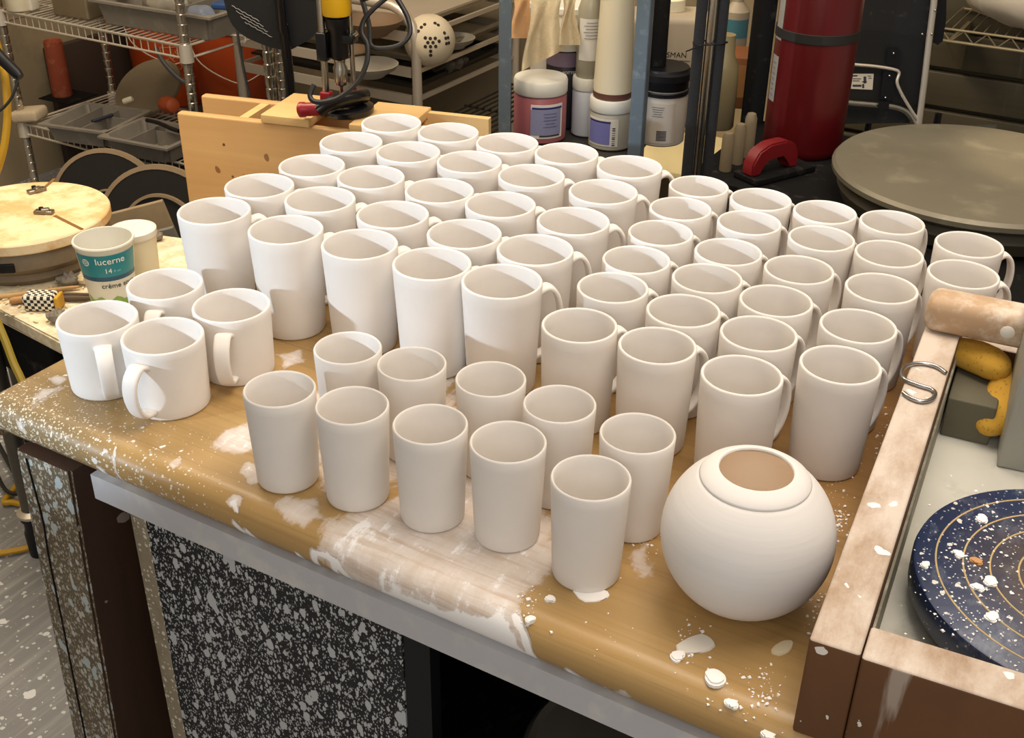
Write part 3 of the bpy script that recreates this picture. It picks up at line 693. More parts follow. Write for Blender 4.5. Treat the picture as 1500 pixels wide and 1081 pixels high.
stick((75, 431), (140, 432), .0035, td, 'thin dark stick lying left of the teal banded cup'); stick((86, 437), (136, 437), .005, td, 'short dark clay-caked stick in front of the thin dark one')
gx_ = atz(63, 452, WZ); gs = thing('scrubber', 'small scouring sponge with black and white checked mesh on the wheel table', 'scrubber', (gx_[0], gx_[1], WZ+.001), R(28))
t = NT('check_mesh'); ck = t.n('TexChecker'); ck.inputs['Scale'].default_value = 190; ck.inputs[1].default_value = lin('e4ddcb'); ck.inputs[2].default_value = lin('17161a'); t.l(t.coord(), ck.inputs[0]); t.color(ck.outputs[0]); ckm = t.set(.7)
b = B(); b.box((0, 0, .0135), (.050, .030, .027), 0, .006); b.build('mesh_cover', ckm, gs)
b = B(); b.box((.0285, 0, .013), (.006, .027, .023), 0, .002); b.build('sponge_core', spm, gs)
def lump(px, py, r, m_, label, z=WZ, name='clay_lump', sq=.7):
    p = atz(px, py, z); b = B(); b.ball((0, 0, r*sq), r, 1, 1, sq, 18)
    for v_ in b.bm.verts: v_.co *= 1+.16*math.sin(v_.co.x*900/ (r*100)+v_.co.y*700/(r*100))+rnd.uniform(-.05, .05)
    zmin = min(v_.co.z for v_ in b.bm.verts)
    for v_ in b.bm.verts: v_.co.z -= zmin
    o = b.build(name, m_, None, 30); put(o, (p[0], p[1], z+.001)); tag(o, label, 'clay lump'); return o
gl = mat('grey_clay', '7c7468', .8, 0, .3, 40); pl_ = mat('pale_clay_lump', 'd9c9a5', .8, 0, .2, 40)
lump(85, 472, .014, gl, 'grey pebble-like clay lump beside the checked scrubber'); lump(103, 417, .018, gl, 'dark grey clay lump behind the wooden tools', sq=.5); lump(126, 415, .015, pl_, 'pale clay lump between the grey lump and the teal banded cup', sq=.6)
lump(232, 352, .010, gl, 'small grey clay lump behind the lidded tub')
b = B()
for _ in range(150):
    x, y, _z = atz(rnd.choice([rnd.gauss(80, 40), rnd.gauss(255, 10)]), 0, 0) if False else atz(rnd.gauss(80, 45), rnd.gauss(440, 14), WZ)
    s_ = rnd.uniform(.001, .004); a = rnd.uniform(0, 6)
    b.box((x, y, WZ+.0012+s_*.2), (s_*2, s_*.8, s_*.5), a)
o = b.build('clay_shavings', pl_, None, 20); tag(o, 'pale dry clay shavings strewn between the tools on the wheel table', 'shavings', kind='stuff')
# gear under the wheel table
cb = thing('wheel_controller', 'dark blue controller box with a small green lamp between the two tables', 'controller', (-1.36, 1.10, 0), R(-10))
b = B(); b.box((0, 0, .22), (.16, .10, .44), 0, .006); b.build('case', mat('navy_case', '1d2440', .5, 0, .2), cb)
b = B(); b.box((-.012, -.0515, .40), (.05, .004, .05), 0, .001); b.build('green_panel', mat('green_panel', '3d5a3c', .6), cb)
b = B(); b.ball((.03, -.052, .42), .0025); b.build('lamp', mat('green_led', '30ff90', .4, emit=('30ff90', 3)), cb)
b = B(); b.tube([(.05, -.053, .39), (.055, -.062, .36), (.045, -.063, .335)], .008, 10); b.build('knob', MAT['chrome'], cb)
yc = mat('yellow_cord', 'b98d16', .5, 0, .1); bc = mat('black_cord', '101012', .5, 0, .1)
h0 = Vector(at(-6, 60, 1.75))
b = B(); b.tube([(h0.x-.03, h0.y-.02, 2.5), (h0.x-.025, h0.y-.015, 1.9), (h0.x-.02, h0.y-.01, 1.3), h0, at(6, 105, 1.75), at(11, 160, 1.76), at(6, 215, 1.77), at(-8, 260, 1.78)], .0058, 10, smooth=6); hz_ = b.build('hanging_hose', yc, None); tag(hz_, 'yellow hose curving down at the left edge, above the round bat', 'hose')
o0 = Vector(at(14, 98, 1.72)); bg = thing('hanging_blow_gun', 'black hose grip sloping in at the left edge by the yellow hose', 'hose grip', o0)
g0 = Vector(at(-14, 68, 1.72))
b = B(); b.tube([g0-o0, Vector(at(2, 86, 1.72))-o0, Vector(at(25, 108, 1.72))-o0, Vector(at(30, 113, 1.72))-o0], [.010, .009, .0085, .006], 14); b.build('grip', MAT['black'], bg)
b = B(); b.tube([g0-o0, g0-o0+Vector((-.03, -.02, .06)), g0-o0+Vector((-.04, -.03, .6)), g0-o0+Vector((-.04, -.03, 1.6))], .007, 10, smooth=5); b.build('supply_hose', bc, bg)
b = B(); b.tube([Vector(at(x, y, 1.72))-o0 for x, y in ((26, 113), (24, 125), (17, 143), (5, 158), (-8, 168))], .0022, 8, smooth=5); b.build('cable', bc, bg)
b = B(); b.tube([at(x, y, d_) for x, y, d_ in ((-8, 462, 1.70), (8, 500, 1.70), (20, 532, 1.70), (36, 568, 1.70), (58, 640, 1.70), (95, 760, 1.72), (120, 860, 1.76), (135, 925, 1.79))], .006, 8, smooth=5); o = b.build('hanging_hose', mat('olive_cord', '8f7a22', .5), None); tag(o, 'olive yellow hose hanging down beside the left end of the wooden table', 'hose')
fz = .009
b = B(); b.tube([atz(x, y, fz) for x, y in ((38, 690), (22, 715), (6, 735), (20, 736), (42, 745), (60, 780), (50, 798), (30, 805), (-10, 812))], .006, 8, smooth=6); o = b.build('extension_cord', yc, None); tag(o, 'yellow extension cord looping on the floor behind the splattered leg', 'cord')
b = B(); b.tube([atz(x, y, fz+.011) for x, y in ((-8, 640), (4, 662), (20, 690), (34, 716), (40, 726))], .005, 8, smooth=5); o = b.build('power_cord', bc, None); tag(o, 'black cord running straight down the floor beside the splattered leg', 'cord')
b = B(); b.tube([atz(x, y, fz+.011) for x, y in ((-6, 690), (4, 712), (16, 722), (40, 724), (70, 735))], .004, 8, smooth=5); o = b.build('power_cord', bc, None); tag(o, 'thinner black cord curving across the yellow cord on the floor', 'cord')

# ------------------------------------------------------------------ wooden drill stand behind the mugs
SZ = .765
s0 = atz(258, 165, SZ); s1 = atz(447, 186, SZ); SA = math.atan2(s1[1]-s0[1], s1[0]-s0[0])
st = thing('wooden_stand', 'knotty pine box stand with open top rising behind the tall mugs', 'stand', (s0[0], s0[1], 0), SA)
pine = wood('pine_boards', 'b98a52', 'd9b580', .55, 0, .5, knots=True); pine2 = wood('pine_light', 'cfa468', 'e8c98f', .6, 0, .5)
KN = mat('knot_brown', '6e4420', .7)
SB = .100                                  # distance between front and back boards
b = B(); b.box((.27, .009, SZ/2), (.54, .018, SZ), 0, .004); b.build('front_board', pine, st)
b = B(); b.box((.205, SB+.009, SZ/2), (.43, .018, SZ), 0, .004); b.build('back_board', pine, st)
b = B(); b.box((.118, SB/2+.009, SZ-.062), (.016, SB-.0185, .12)); b.build('cross_board', pine2, st)
b = B(); b.box((.36, SB/2+.009, SZ-.10), (.34, SB-.0185, .016)); b.build('shelf_board', pine2, st)
b = B(); b.box((.207, SB/2+.010, SZ+.0075), (.088, SB+.028, .0145), 0, .0015); b.build('top_plate', pine2, st)
b = B(); b.box((.372, SB/2+.010, SZ+.0075), (.098, SB+.028, .0145), 0, .0015); b.build('top_plate', pine2, st)
b = B(); b.box((.475, SB+.012, SZ-.04), (.11, .014, .10)); b.build('side_slat', pine2, st)
for (kx, kz, r_) in ((.085, -.048, .0035), (.095, -.105, .003), (.093, -.125, .004), (.115, -.118, .0022), (.113, -.108, .0018), (.119, -.138, .0018), (.117, -.098, .0012), (.235, -.092, .0022)):
    b = B(); b.lathe([(0, 0), (r_, 0), (r_*.7, .0006), (0, .0008)], 12, Matrix.Translation((kx, .0004, SZ+kz)) @ Matrix.Rotation(R(90), 4, 'X')); b.build('knot', KN, st)
# drill in a guide stand
dg = thing('drill_guide', 'chrome column drill guide with yellow and black drill on the wooden stand', 'drill stand', (0, 0, 0))
DD = 1.955
zb = SZ+.0155
base = Vector(at(489, 180, DD)); base.z = zb
dg.location = base; dg.rotation_euler = (0, 0, SA)
red = mat('red_grip', '8e1320', .35, 0, .15); blk = mat('gloss_black', '0d0d10', .25, 0, .1)
b = B(); b.lathe([(.022, .0), (.044, 0), (.046, .004), (.046, .010), (.040, .014), (.024, .014)], 40, Matrix.Translation((.018, .016, 0)), closed=True)
b.build('base_ring', blk, dg)
b = B(); b.sweep(spline([(-.006, -.046, .017), (.006, -.036, .026), (.022, -.020, .030), (.040, .004, .030), (.046, .03, .026)], 6), lambda i, s_: [(.011*math.cos(a), .013*math.sin(a)) for a in [2*PI*k/12 for k in range(12)]]); b.build('yoke', blk, dg)
b = B(); b.lathe([(0, 0), (.010, 0), (.0125, .002), (.0125, .010), (.011, .012), (.0115, .034), (.0100, .038), (0, .038)], 24, Matrix.Translation((-.044, -.032, .019)) @ Matrix.Rotation(R(100), 4, Vector((.35, -1, 0)).normalized().cross(Vector((0, 0, 1)))) if False else Matrix.Translation((-.040, -.044, .016)) @ Matrix.Rotation(R(82), 4, 'Y') @ Matrix.Rotation(0, 4, 'Z'))
hd = b.build('side_handle', red, dg)
b = B(); b.lathe([(0, 0), (.007, 0), (.007, .002), (0, .002)], 18, Matrix.Translation((-.0415, -.044, .0155)) @ Matrix.Rotation(R(82), 4, 'Y')); b.build('end_cap', mat('mauve_cap', '96607a', .4), hd)
for (x_, y_, r_, nm) in ((-.010, .000, .0058, 'column'), (.030, .024, .0042, 'column')):
    b = B(); b.cyl((x_, y_, .014), (x_, y_, .40), r_, 18); c_ = b.build(nm, MAT['chrome'], dg)
    b = B(); b.box((x_, y_, .026), (.018, .016, .022), 0, .002); b.build('clamp', red, c_)
b = B(); b.box((-.010, .0, .112), (.018, .018, .046), 0, .002); b.build('carriage_sleeve', blk, dg)
b = B(); b.box((.012, .014, .125), (.06, .026, .014), 0, .002); b.build('carriage', blk, dg)
b = B(); b.tube([(.02, .010, .118), (.045, .016, .135)], .004, 10); b.build('lever', MAT['chrome'], dg)
dr = Matrix.Translation((.0125, .012, 0))
b = B(); b.lathe([(0, .016), (.003, .016), (.003, .044), (.010, .048), (.011, .054), (.012, .076), (.009, .082), (.010, .090), (0, .090)], 24, dr); b.build('chuck', MAT['chrome'], dg)
b = B(); b.lathe([(0, .0902), (.014, .092), (.016, .100), (.0165, .138), (.019, .142), (.020, .158), (0, .160)], 28, dr); b.build('gear_case', MAT['black'], dg)
b = B(); b.lathe([(0, .1602), (.0225, .162), (.024, .168), (.025, .250), (.020, .26), (0, .26)], 28, dr); b.box((.045, .012, .24), (.07, .03, .04), 0, .008); b.build('drill_body', mat('drill_yellow', 'd9a90f', .4, 0, .08), dg)
b = B(); b.tube([(.052, .012, .222), (.060, .012, .206), (.066, .012, .188)], .008, 10); b.build('trigger_grip', MAT['black'], dg)
o0 = Vector(at(505, 80, 1.93))
b = B(); b.tube([Vector(at(x, y, 1.90))-o0 for x, y in ((528, -8), (535, 15), (541, 40), (543, 66), (560, 71), (585, 66), (600, 50), (597, 25), (578, -8))], .0042, 8, smooth=6)
cbx = put(b.build('power_cord', bc, None), o0); tag(cbx, 'black cord making a round loop right of the drill', 'cord')
o0 = Vector(at(505, 80, 1.93))
b = B(); b.tube([Vector(at(x, y, 1.87))-o0 for x, y in ((572, -8), (548, 12), (533, 30), (530, 48), (538, 66), (537, 92), (525, 118), (505, 137), (485, 147), (462, 149), (454, 140), (460, 124))], .0042, 8, smooth=6)
cbx = put(b.build('power_cord', bc, None), o0); tag(cbx, 'black cord hanging down to the red handle of the drill guide', 'cord')

# ------------------------------------------------------------------ wire shelf on the left
SX0, SX1, SY0, SY1 = -2.95, -2.235, 2.150, 2.500
ws = thing('wire_shelf', 'chrome wire shelving unit with two low shelves at the back left', 'shelf', (SX0, SY0, 0), 0)
SL, SD = SX1-SX0, SY1-SY0
ch = mat('zinc_wire', 'd3ccbd', .38, .55, .06)
for (x_, y_) in ((0, 0), (SL, 0), (0, SD), (SL, SD)):
    b = B(); pr = [(0, 0.0)]
    z_ = .0
    while z_ < 1.25: pr += [(.0125, z_+.002), (.0125, z_+.022), (.0112, z_+.0232), (.0112, z_+.0248)]; z_ += .0254
    pr += [(0, z_)]
    b.lathe(pr, 16, Matrix.Translation((x_, y_, 0))); b.build('post', mat('post_chrome', 'c4bcae', .22, .95, .06), ws, 30)
    for zz in ():
        pass
for zz in (.600, .270):
    b = B()
    for x_ in np.linspace(.02, SL-.02, 30): b.tube([(x_, .004, zz), (x_, SD-.004, zz)], .0018, 6)
    for y_ in (0, SD/3, SD*2/3, SD): b.tube([(.014, y_, zz-.002), (SL-.014, y_, zz-.002)], .0028, 6)
    for (p, q) in (((.014, 0), (SL-.014, 0)), ((.014, SD), (SL-.014, SD)), ((0, .014), (0, SD-.014)), ((SL, .014), (SL, SD-.014))):
        b.tube([(*p, zz-.032), (*q, zz-.032)], .0034, 6); b.tube([(*p, zz), (*q, zz)], .0034, 6)
    for x_ in np.linspace(.03, SL-.03, 26):
        b.tube([(x_, 0, zz), (x_, 0, zz-.032)], .0016, 5)
        b.tube([(x_, SD, zz), (x_, SD, zz-.032)], .0016, 5)
    sh = b.build('shelf', ch, ws, 60)
    for (x_, y_) in ((0, 0), (SL, 0), (0, SD), (SL, SD)):
        b = B(); b.lathe([(.0130, -.040), (.0185, -.040), (.0165, .006), (.0130, .006)], 18, Matrix.Translation((x_, y_, zz)), closed=True); b.build('collar', ch, sh)
b = B(); b.tube([(SL+.004, SD*.42, .600), (SL+.030, SD*.44, .600), (SL+.034, SD*.52, .592), (SL+.034, SD*.52, .575), (SL+.004, SD*.52, .572)], .0028, 8, smooth=4); b.build('side_hook', ch, ws)
# things on the shelves
UZ, LZ = .6042, .2742
tote = mat('grey_tote', '787268', .55, 0, .12, 20, dust=('8a8374', .2, 30))
def tray_box(lab, name, loc, rz, L, W, Hh, m_, cells, flare=.012, cat='tray'):
    t_ = thing(name, lab, cat, loc, rz); b = B(); w_ = .004
    def ring(z, e): return [(-L/2-e, -W/2-e), (L/2+e, -W/2-e), (L/2+e, W/2+e), (-L/2-e, W/2+e)]
    rings = [ring(0, -flare), ring(Hh-.006, 0), ring(Hh-.006, .010), ring(Hh, .010), ring(Hh, -w_), ring(w_, -flare-w_)]
    zs = [0, Hh-.006, Hh-.006, Hh, Hh, w_]
    vs_ = [[b.bm.verts.new((x, y, z)) for x, y in r_] for r_, z in zip(rings, zs)]
    for p, q in zip(vs_, vs_[1:]):
        for k in range(4): b.bm.faces.new((p[k], p[(k+1) % 4], q[(k+1) % 4], q[k]))
    b.bm.faces.new(vs_[0][::-1]); b.bm.faces.new(vs_[-1])
    bmesh.ops.bevel(b.bm, geom=[e_ for e_ in b.bm.edges if abs(e_.verts[0].co.z-e_.verts[1].co.z) > .01], offset=.012, segments=3, affect='EDGES')
    b.build('body', m_, t_)
    for (x, y, sx_, sy_) in cells:
        b = B(); b.box((x, y, Hh*.5), (sx_, sy_, Hh*.92)); b.build('divider', m_, t_)
    return t_
def sup(px, py, z): return atz(px, py, z)
q = sup(240, 50, UZ+.02)
tray_box('long grey plastic tote tray full of bags on the upper wire shelf', 'tote_tray', (-2.40, 2.30, UZ), R(3), .40, .21, .065, tote, [(.06, 0, .004, .19)])
bagm = mat('grey_plastic_bag', '8b8578', .35, 0, .25, 25, trans=.15)
def bag(name, loc, r_, sq, m_, lab, cat='bag', sx_=1.3, rough=.22):
    b = B(); b.ball((0, 0, r_*sq), r_, sx_, 1, sq, 26)
    for v_ in b.bm.verts:
        n_ = Vector((math.sin(v_.co.x*130)+math.sin(v_.co.y*170), math.sin(v_.co.y*150+2), math.sin(v_.co.x*110+v_.co.z*90)))
        v_.co += n_*r_*rough*.3
    zmin = min(v_.co.z for v_ in b.bm.verts)
    for v_ in b.bm.verts: v_.co.z -= zmin
    o = b.build(name, m_, None, 25); put(o, loc); tag(o, lab, cat); return o
bag('plastic_bag', (-2.44, 2.30, UZ+.006), .055, .75, bagm, 'crumpled grey plastic bag in the left of the tote tray')
bag('plastic_bag', (-2.285, 2.27, UZ+.006), .036, .9, mat('blue_grey_bag', '6b7382', .4, 0, .3, 30), 'crumpled pale bag in the right end of the tote tray')
b = B(); b.box((0, 0, .008), (.09, .05, .016), 0, .004); o = put(b.build('blue_dish', mat('blue_plastic', '2c4a78', .4), None), (-2.25, 2.345, UZ+.052), R(20)); tag(o, 'blue plastic dish lying on the right end of the tote tray', 'dish')
b = B(); b.box((0, 0, .0175), (.075, .035, .035), 0, .003); o = put(b.build('wood_block', wood('yellow_block', 'a8772c', 'c99a4a', 1, 0, .6), None), (-2.575, 2.27, UZ+.066), R(-25)); tag(o, 'yellow wooden block on the left rim of the tote tray', 'block')
t_ = thing('metal_canister', 'square dull metal canister left of the tote tray on the upper wire shelf', 'canister', (-2.70, 2.24, UZ), R(4))
b = B(); b.box((0, 0, .06), (.13, .11, .12), 0, .006); b.build('body', mat('dull_tin', '8d8069', .4, .6, .2, 14), t_)
b = B(); b.box((0, 0, .125), (.134, .114, .010), 0, .003); b.build('lid', MAT['steel'], t_)
t_ = thing('plastic_tub', 'cream plastic tub at the far left of the upper wire shelf', 'tub', (sup(12, 17, UZ)[0]+.01, sup(12, 17, UZ)[1]+.035, UZ+.002))
b = B(); b.lathe([(0, 0), (.036, 0), (.037, .002), (.043, .09), (.045, .09), (.045, .094), (.041, .094), (.035, .004), (0, .004)], 36); b.build('body', MAT['cream'], t_)
t_ = thing('folded_bag', 'small folded white paper bag beside the cream tub', 'bag', (*sup(44, 14, UZ)[:2], UZ), R(10))
b = B(); b.box((0, 0, .04), (.05, .04, .08), 0, .005, taper=.9); b.build('body', mat('white_paper', 'cfc8b8', .8, 0, .1), t_)
tray_box('grey cutlery tray with dividers, left one on the lower wire shelf', 'cutlery_tray', (*sup(142, 182, LZ+.03)[:2], LZ), R(12), .21, .20, .052, tote, [(-.045, 0, .003, .18), (.02, -.03, .003, .12), (.055, .02, .07, .003), (.02, .035, .003, .09)])
tray_box('grey cutlery tray nearest the chrome post on the lower wire shelf', 'cutlery_tray', (*sup(228, 205, LZ+.03)[:2], LZ), R(6), .22, .17, .052, tote, [(-.03, 0, .003, .15), (.03, .02, .08, .003)])
p_ = sup(100, 142, LZ); b = B(); b.box((0, 0, .0015), (.13, .12, .003)); o = put(b.build('black_mat', MAT['blackmatte'], None), (p_[0], p_[1], LZ), R(4)); tag(o, 'thin black mat under the terracotta tube on the lower wire shelf', 'mat')
tt = thing('terracotta_tube', 'tall reddish terracotta tube standing on the lower wire shelf', 'tube', (*sup(92, 141, LZ)[:2], LZ+.0035))
b = B(); b.lathe([(0, 0), (.030, 0), (.031, .002), (.028, .165), (.029, .172), (.0265, .172), (.0255, .166), (.026, .01), (0, .01)], 36); b.build('body', mat('terracotta', '9c4a30', .75, 0, .15, 25, dust=('b87a5a', .2, 30)), tt)
b = B(); b.box((0, 0, .017), (.085, .075, .034), 0, .010)
for v_ in b.bm.verts: v_.co.z += .005*math.sin(v_.co.x*60)
bmesh.ops.subdivide_edges(b.bm, edges=b.bm.edges[:], cuts=1)
o = put(b.build('folded_cloth', mat('pale_cloth', 'b4a489', .9, 0, .15, 40, bump=(150, .4)), None), (*sup(45, 177, LZ+.002)[:2], LZ+.006), R(20)); tag(o, 'pale folded cloth at the left of the lower wire shelf', 'cloth')
b = B(); b.lathe([(0, .022), (.012, .022), (.020, .016), (.024, 0), (.025, -.03), (.020, -.05), (0, -.052)], 24, Matrix.Rotation(R(80), 4, 'Y')); o = put(b.build('rubber_bulb', mat('orange_rubber', 'a5481c', .6, 0, .15), None), (*sup(252, 164, LZ+.06)[:2], LZ+.08), R(-20)); tag(o, 'orange rubber bulb lying in the cutlery tray by the chrome post', 'bulb')
b = B(); b.tube([sup(215, 176, LZ+.065), sup(232, 180, LZ+.068), sup(250, 188, LZ+.068), sup(262, 192, LZ+.066)], .006, 10, smooth=3); o = b.build('black_tool', MAT['black'], None); tag(o, 'black handled tool lying across the cutlery tray by the post', 'tool')
b = B(); b.tube([sup(135, 178, LZ+.052), sup(165, 168, LZ+.056)], .005, 10); o = b.build('dark_pen', mat('dark_blue', '1d2233', .5), None); tag(o, 'dark pen lying in the left cutlery tray', 'pen')
p_ = sup(182, 155, LZ+.05); b = B(); b.lathe([(0, 0), (.008, .0), (.009, .003), (.009, .025), (.007, .03), (0, .03)], 20, Matrix.Rotation(R(70), 4, 'Y')); o = put(b.build('pale_cup', MAT['cream'], None), (p_[0], p_[1], LZ+.062), R(30)); tag(o, 'small pale bottle lying at the back of the left cutlery tray', 'bottle')
p_ = sup(222, 130, LZ+.04); b = B(); b.lathe([(0, -.006), (.108, -.006), (.11, 0), (.108, .006), (0, .006)], 56, Matrix.Rotation(R(36), 4, 'X')); o = put(b.build('round_board', mat('dusty_board', '7d6f58', .8, 0, .15), None), (aty(222, 160, 2.43)[0], 2.43, LZ+.070), R(4)); tag(o, 'round dusty board leaning at the back of the lower wire shelf', 'board')
# bats below
def rim_disc(px, py, r_, th, rz, tilt, m1, m2, name, lab, inner=None):
    t_ = thing(name, lab, 'disc', (px, py, 0), rz)
    Mx = Matrix.Translation((0, 0, r_*math.cos(tilt)+.002)) @ Matrix.Rotation(R(90)-tilt, 4, 'X')
    b = B(); b.lathe([(0, -th/2), (r_*.93, -th/2), (r_*.93, th/2), (0, th/2)], 56, Mx); b.build('face', m1, t_)
    b = B(); b.lathe([(r_*.935, -th/2-.002), (r_, -th/2), (r_, th/2), (r_*.935, th/2+.002)], 56, Mx, closed=True); b.build('rim', m2, t_)
    if inner:
        b = B(); b.lathe([(inner*.93, th/2+.0005), (inner*.93, th/2+.012), (inner, th/2+.012), (inner, th/2+.0005)], 56, Mx, closed=True); b.build('inner_ring', m2, t_)
    return t_
rim1 = mat('pale_rim', '8f7b60', .7, 0, .2, 20); fc = mat('dark_face', '1b1713', .6, 0, .3, 12)
rim_disc(-2.42, 1.98, .168, .012, R(22), R(10), fc, rim1, 'dark_wheel_bat', 'dark round bat with pale rim, left of the two leaning below the wire shelf', .06)
rim_disc(-2.17, 1.93, .178, .012, R(22), R(10), fc, rim1, 'dark_wheel_bat', 'dark round bat with pale inner ring leaning nearest the wooden stand', .105)
def sheet(px, py, d, w_, h_, rz, lean, m_, name, lab, th=.012):
    c = at(px, py, d); b = B(); b.box((0, 0, h_/2), (w_, th, h_), 0, .002, M=Matrix.Rotation(lean, 4, 'Y') @ Matrix.Translation((0, 0, h_/2)))
    zmin = min(v_.co.z for v_ in b.bm.verts)
    for v_ in b.bm.verts: v_.co.z -= zmin-.001
    o = put(b.build(name, m_, None), (c[0], c[1], 0), rz); tag(o, lab, 'board'); return o
sheet(262, 300, 2.36, .17, .47, R(35), R(-14), mat('chipboard', '8d7b5f', .9, 0, .25, 40), 'chipboard_scrap', 'rough tan chipboard scrap leaning beside the wooden stand')
sheet(280, 310, 2.26, .15, .46, R(35), R(-14), mat('grey_card', '6d6a62', .8, 0, .15), 'grey_card', 'grey card sheet leaning in front of the chipboard scrap')
# orange buckets behind the shelf
orm = mat('orange_plastic', 'a8400c', .5, 0, .12, 14)
def bucket(px, py, lab, logo):
    c = (px, py); t_ = thing('orange_bucket', lab, 'bucket', (c[0], c[1], .1802), CAMAZ(c[0], c[1]))
    b = B(); b.lathe([(0, 0), (.128, 0), (.130, .003), (.146, .30), (.152, .302), (.152, .318), (.147, .32), (.147, .345), (.152, .347), (.152, .362), (.146, .364), (.143, .36), (.127, .006), (0, .006)], 56); b.build('body', orm, t_)
    b = B(); b.tube([(.0, -.150, .32), (.10, -.125, .22), (.15, -.03, .16), (.153, .03, .16), (.10, .125, .22), (.0, .150, .32)], .0022, 8, smooth=6); b.build('handle', MAT['steel'], t_)
    if logo:
        wf = mat('faded_white_print', 'c07a52', .7); f_ = wrap(.139, .12, .150, .05, .001)
        for (x0_, y0_, x1_, y1_) in ((-.055, -.055, .055, -.0525), (-.055, .0525, .055, .055), (-.055, -.055, -.0525, .055), (.0525, -.055, .055, .055)):
            b = B(); n_ = 8
            for k in range(n_):
                xa, xb = x0_+(x1_-x0_)*k/n_, x0_+(x1_-x0_)*(k+1)/n_
                b.bm.faces.new([b.bm.verts.new(f_(Vector(p_))) for p_ in ((xa, y0_, 0), (xb, y0_, 0), (xb, y1_, 0), (xa, y1_, 0))])
            b.build('print_frame', wf, t_)
        c45 = math.cos(R(42)); s45 = math.sin(R(42))
        for (bd, oy) in (('THE', .022), ('HOME', -.008)):
            text(bd, .034, wf, t_, lambda co, oy=oy: f_(Vector((co.x*c45-(co.y+oy)*s45, co.x*s45+(co.y+oy)*c45, co.z))))
    return t_
stool = thing('low_crate', 'dark low crate carrying the orange buckets behind the wire shelf', 'crate', (-2.77, 2.78, 0), 0)
b = B(); b.box((0, 0, .0895), (.70, .34, .179), 0, .006); b.build('body', MAT['darkwood'], stool)
bucket(-2.975, 2.80, 'orange plastic bucket with faded square print behind the chrome post', True)
bucket(-2.64, 2.76, 'orange plastic bucket standing right of the printed one', False)
b = B(); b.tube([at(228, 70, 3.12), at(240, 92, 3.12), at(262, 115, 3.12), at(285, 130, 3.12)], .006, 8, smooth=4); o = b.build('grey_hose', mat('grey_hose', '3a3a3c', .6), None); tag(o, 'dark grey hose drooping in front of the printed orange bucket', 'hose')
c = atz(150, 120, .20); t_ = thing('dark_board', 'dark brown board leaning against the wall left of the printed orange bucket', 'board', (-3.15, 2.60, 0), 0)
b = B(); b.box((0, 0, .201), (.024, .34, .40), 0, .004); b.build('body', mat('dark_brown_box', '33241a', .8, 0, .2), t_)

# ------------------------------------------------------------------ tray rack
PY0, PY1 = 2.53, 3.05
pxl, pxr = aty(352, 100, PY0)[0], aty(611, 120, PY0)[0]
rk = thing('tray_rack', 'aluminium sheet pan rack with rounded top behind the drill', 'rack', (pxl, PY0, 0))
RWD = pxr-pxl
zt_ = aty(560, 5, PY0)[2]
al = MAT['steel']
def zat(px, py, yy=PY0): return aty(px, py, yy)[2]
for yy in (0, PY1-PY0):
    b = B(); rr = .09
    b.tube([(0, yy, 0), (0, yy, zt_-rr)]+[(rr-rr*math.cos(a), yy, zt_-rr+rr*math.sin(a)) for a in np.linspace(.2, PI/2, 6)]+[(RWD-rr, yy, zt_)]+[(RWD-rr+rr*math.sin(a), yy, zt_-rr+rr*math.cos(a)) for a in np.linspace(.2, PI/2, 6)]+[(RWD, yy, 0)], .0135, 14)
    b.build('end_frame', al, rk)
zr = [zat(600, 50)-.008, zat(600, 100)-.010, zat(600, 139)-.012]
for z_ in zr:
    for yy in (-.004, PY1-PY0): 
        b = B(); b.box((RWD/2, yy, z_), (RWD-.028, .010, .026)); b.build('rail', al, rk)
    for x_ in (.0, RWD):
        b = B(); b.box((x_, (PY1-PY0)/2, z_+.004), (.008, PY1-PY0-.03, .012)); b.build('runner', al, rk)
darkp = mat('dark_pan', '26241f', .5, .4, .2, 10)
for i, z_ in enumerate(zr):
    t_ = tray_box(['sheet pan on the top rails of the aluminium rack', 'sheet pan holding the pierced pot on the middle rails of the rack', 'sheet pan on the lowest rails of the aluminium rack'][i], 'sheet_pan', (pxl+RWD/2, (PY0+PY1)/2+.01, z_+.0145), 0, RWD-.062, PY1-PY0-.06, .022, [al, mat('worn_pan', '8f8775', .45, .6, .2, 12), darkp][i], [], .006, 'sheet pan')
pz = zr[1]+.018
pc = at(629, 48, 3.10)
pp = thing('pierced_pot', 'round cream clay pot pierced with clusters of small holes on the rack', 'pot', (pc[0], pc[1], pz))
pr_ = .069
b = B(); pf = [(0, .0), (.030, 0)]+[(pr_*math.cos(a), .058+pr_*math.sin(a)) for a in np.linspace(-1.05, 1.0, 18)]+[(.026, .122), (0, .122)]
b.lathe(pf, 48, Matrix.Rotation(R(0), 4, 'X')); b.build('body', mat('cream_bisque', 'c6b99f', .85, 0, .1, 20), pp)
az = CAMAZ(pc[0], pc[1]); hm = mat('hole_dark', '2a2118', .9)
b = B()
for (da, el) in [(-.25, -.1), (-.05, -.1), (.15, -.1), (-.15, .05), (.05, .05), (.3, .08), (-.05, .2), (.15, .2), (-.05, -.28), (-.25, .22), (-.6, .45), (-.8, .5), (-.5, .62), (-.7, .3), (.62, .15), (.75, .15), (.62, -.05), (.75, -.05), (.62, .35), (-.35, .75), (.3, .8), (.45, .7), (-.05, -.45)]:
    a = az+da+.08; n_ = Vector((math.cos(a)*math.cos(el+.12), math.sin(a)*math.cos(el+.12), math.sin(el+.12)))
    b.lathe([(0, -.001), (.0046, -.001), (.0046, .0006), (0, .0006)], 14, Matrix.Translation(Vector((0, 0, .058))+n_*pr_*.999) @ n_.to_track_quat('Z', 'Y').to_matrix().to_4x4())
b.build('pierced_holes', hm, pp)
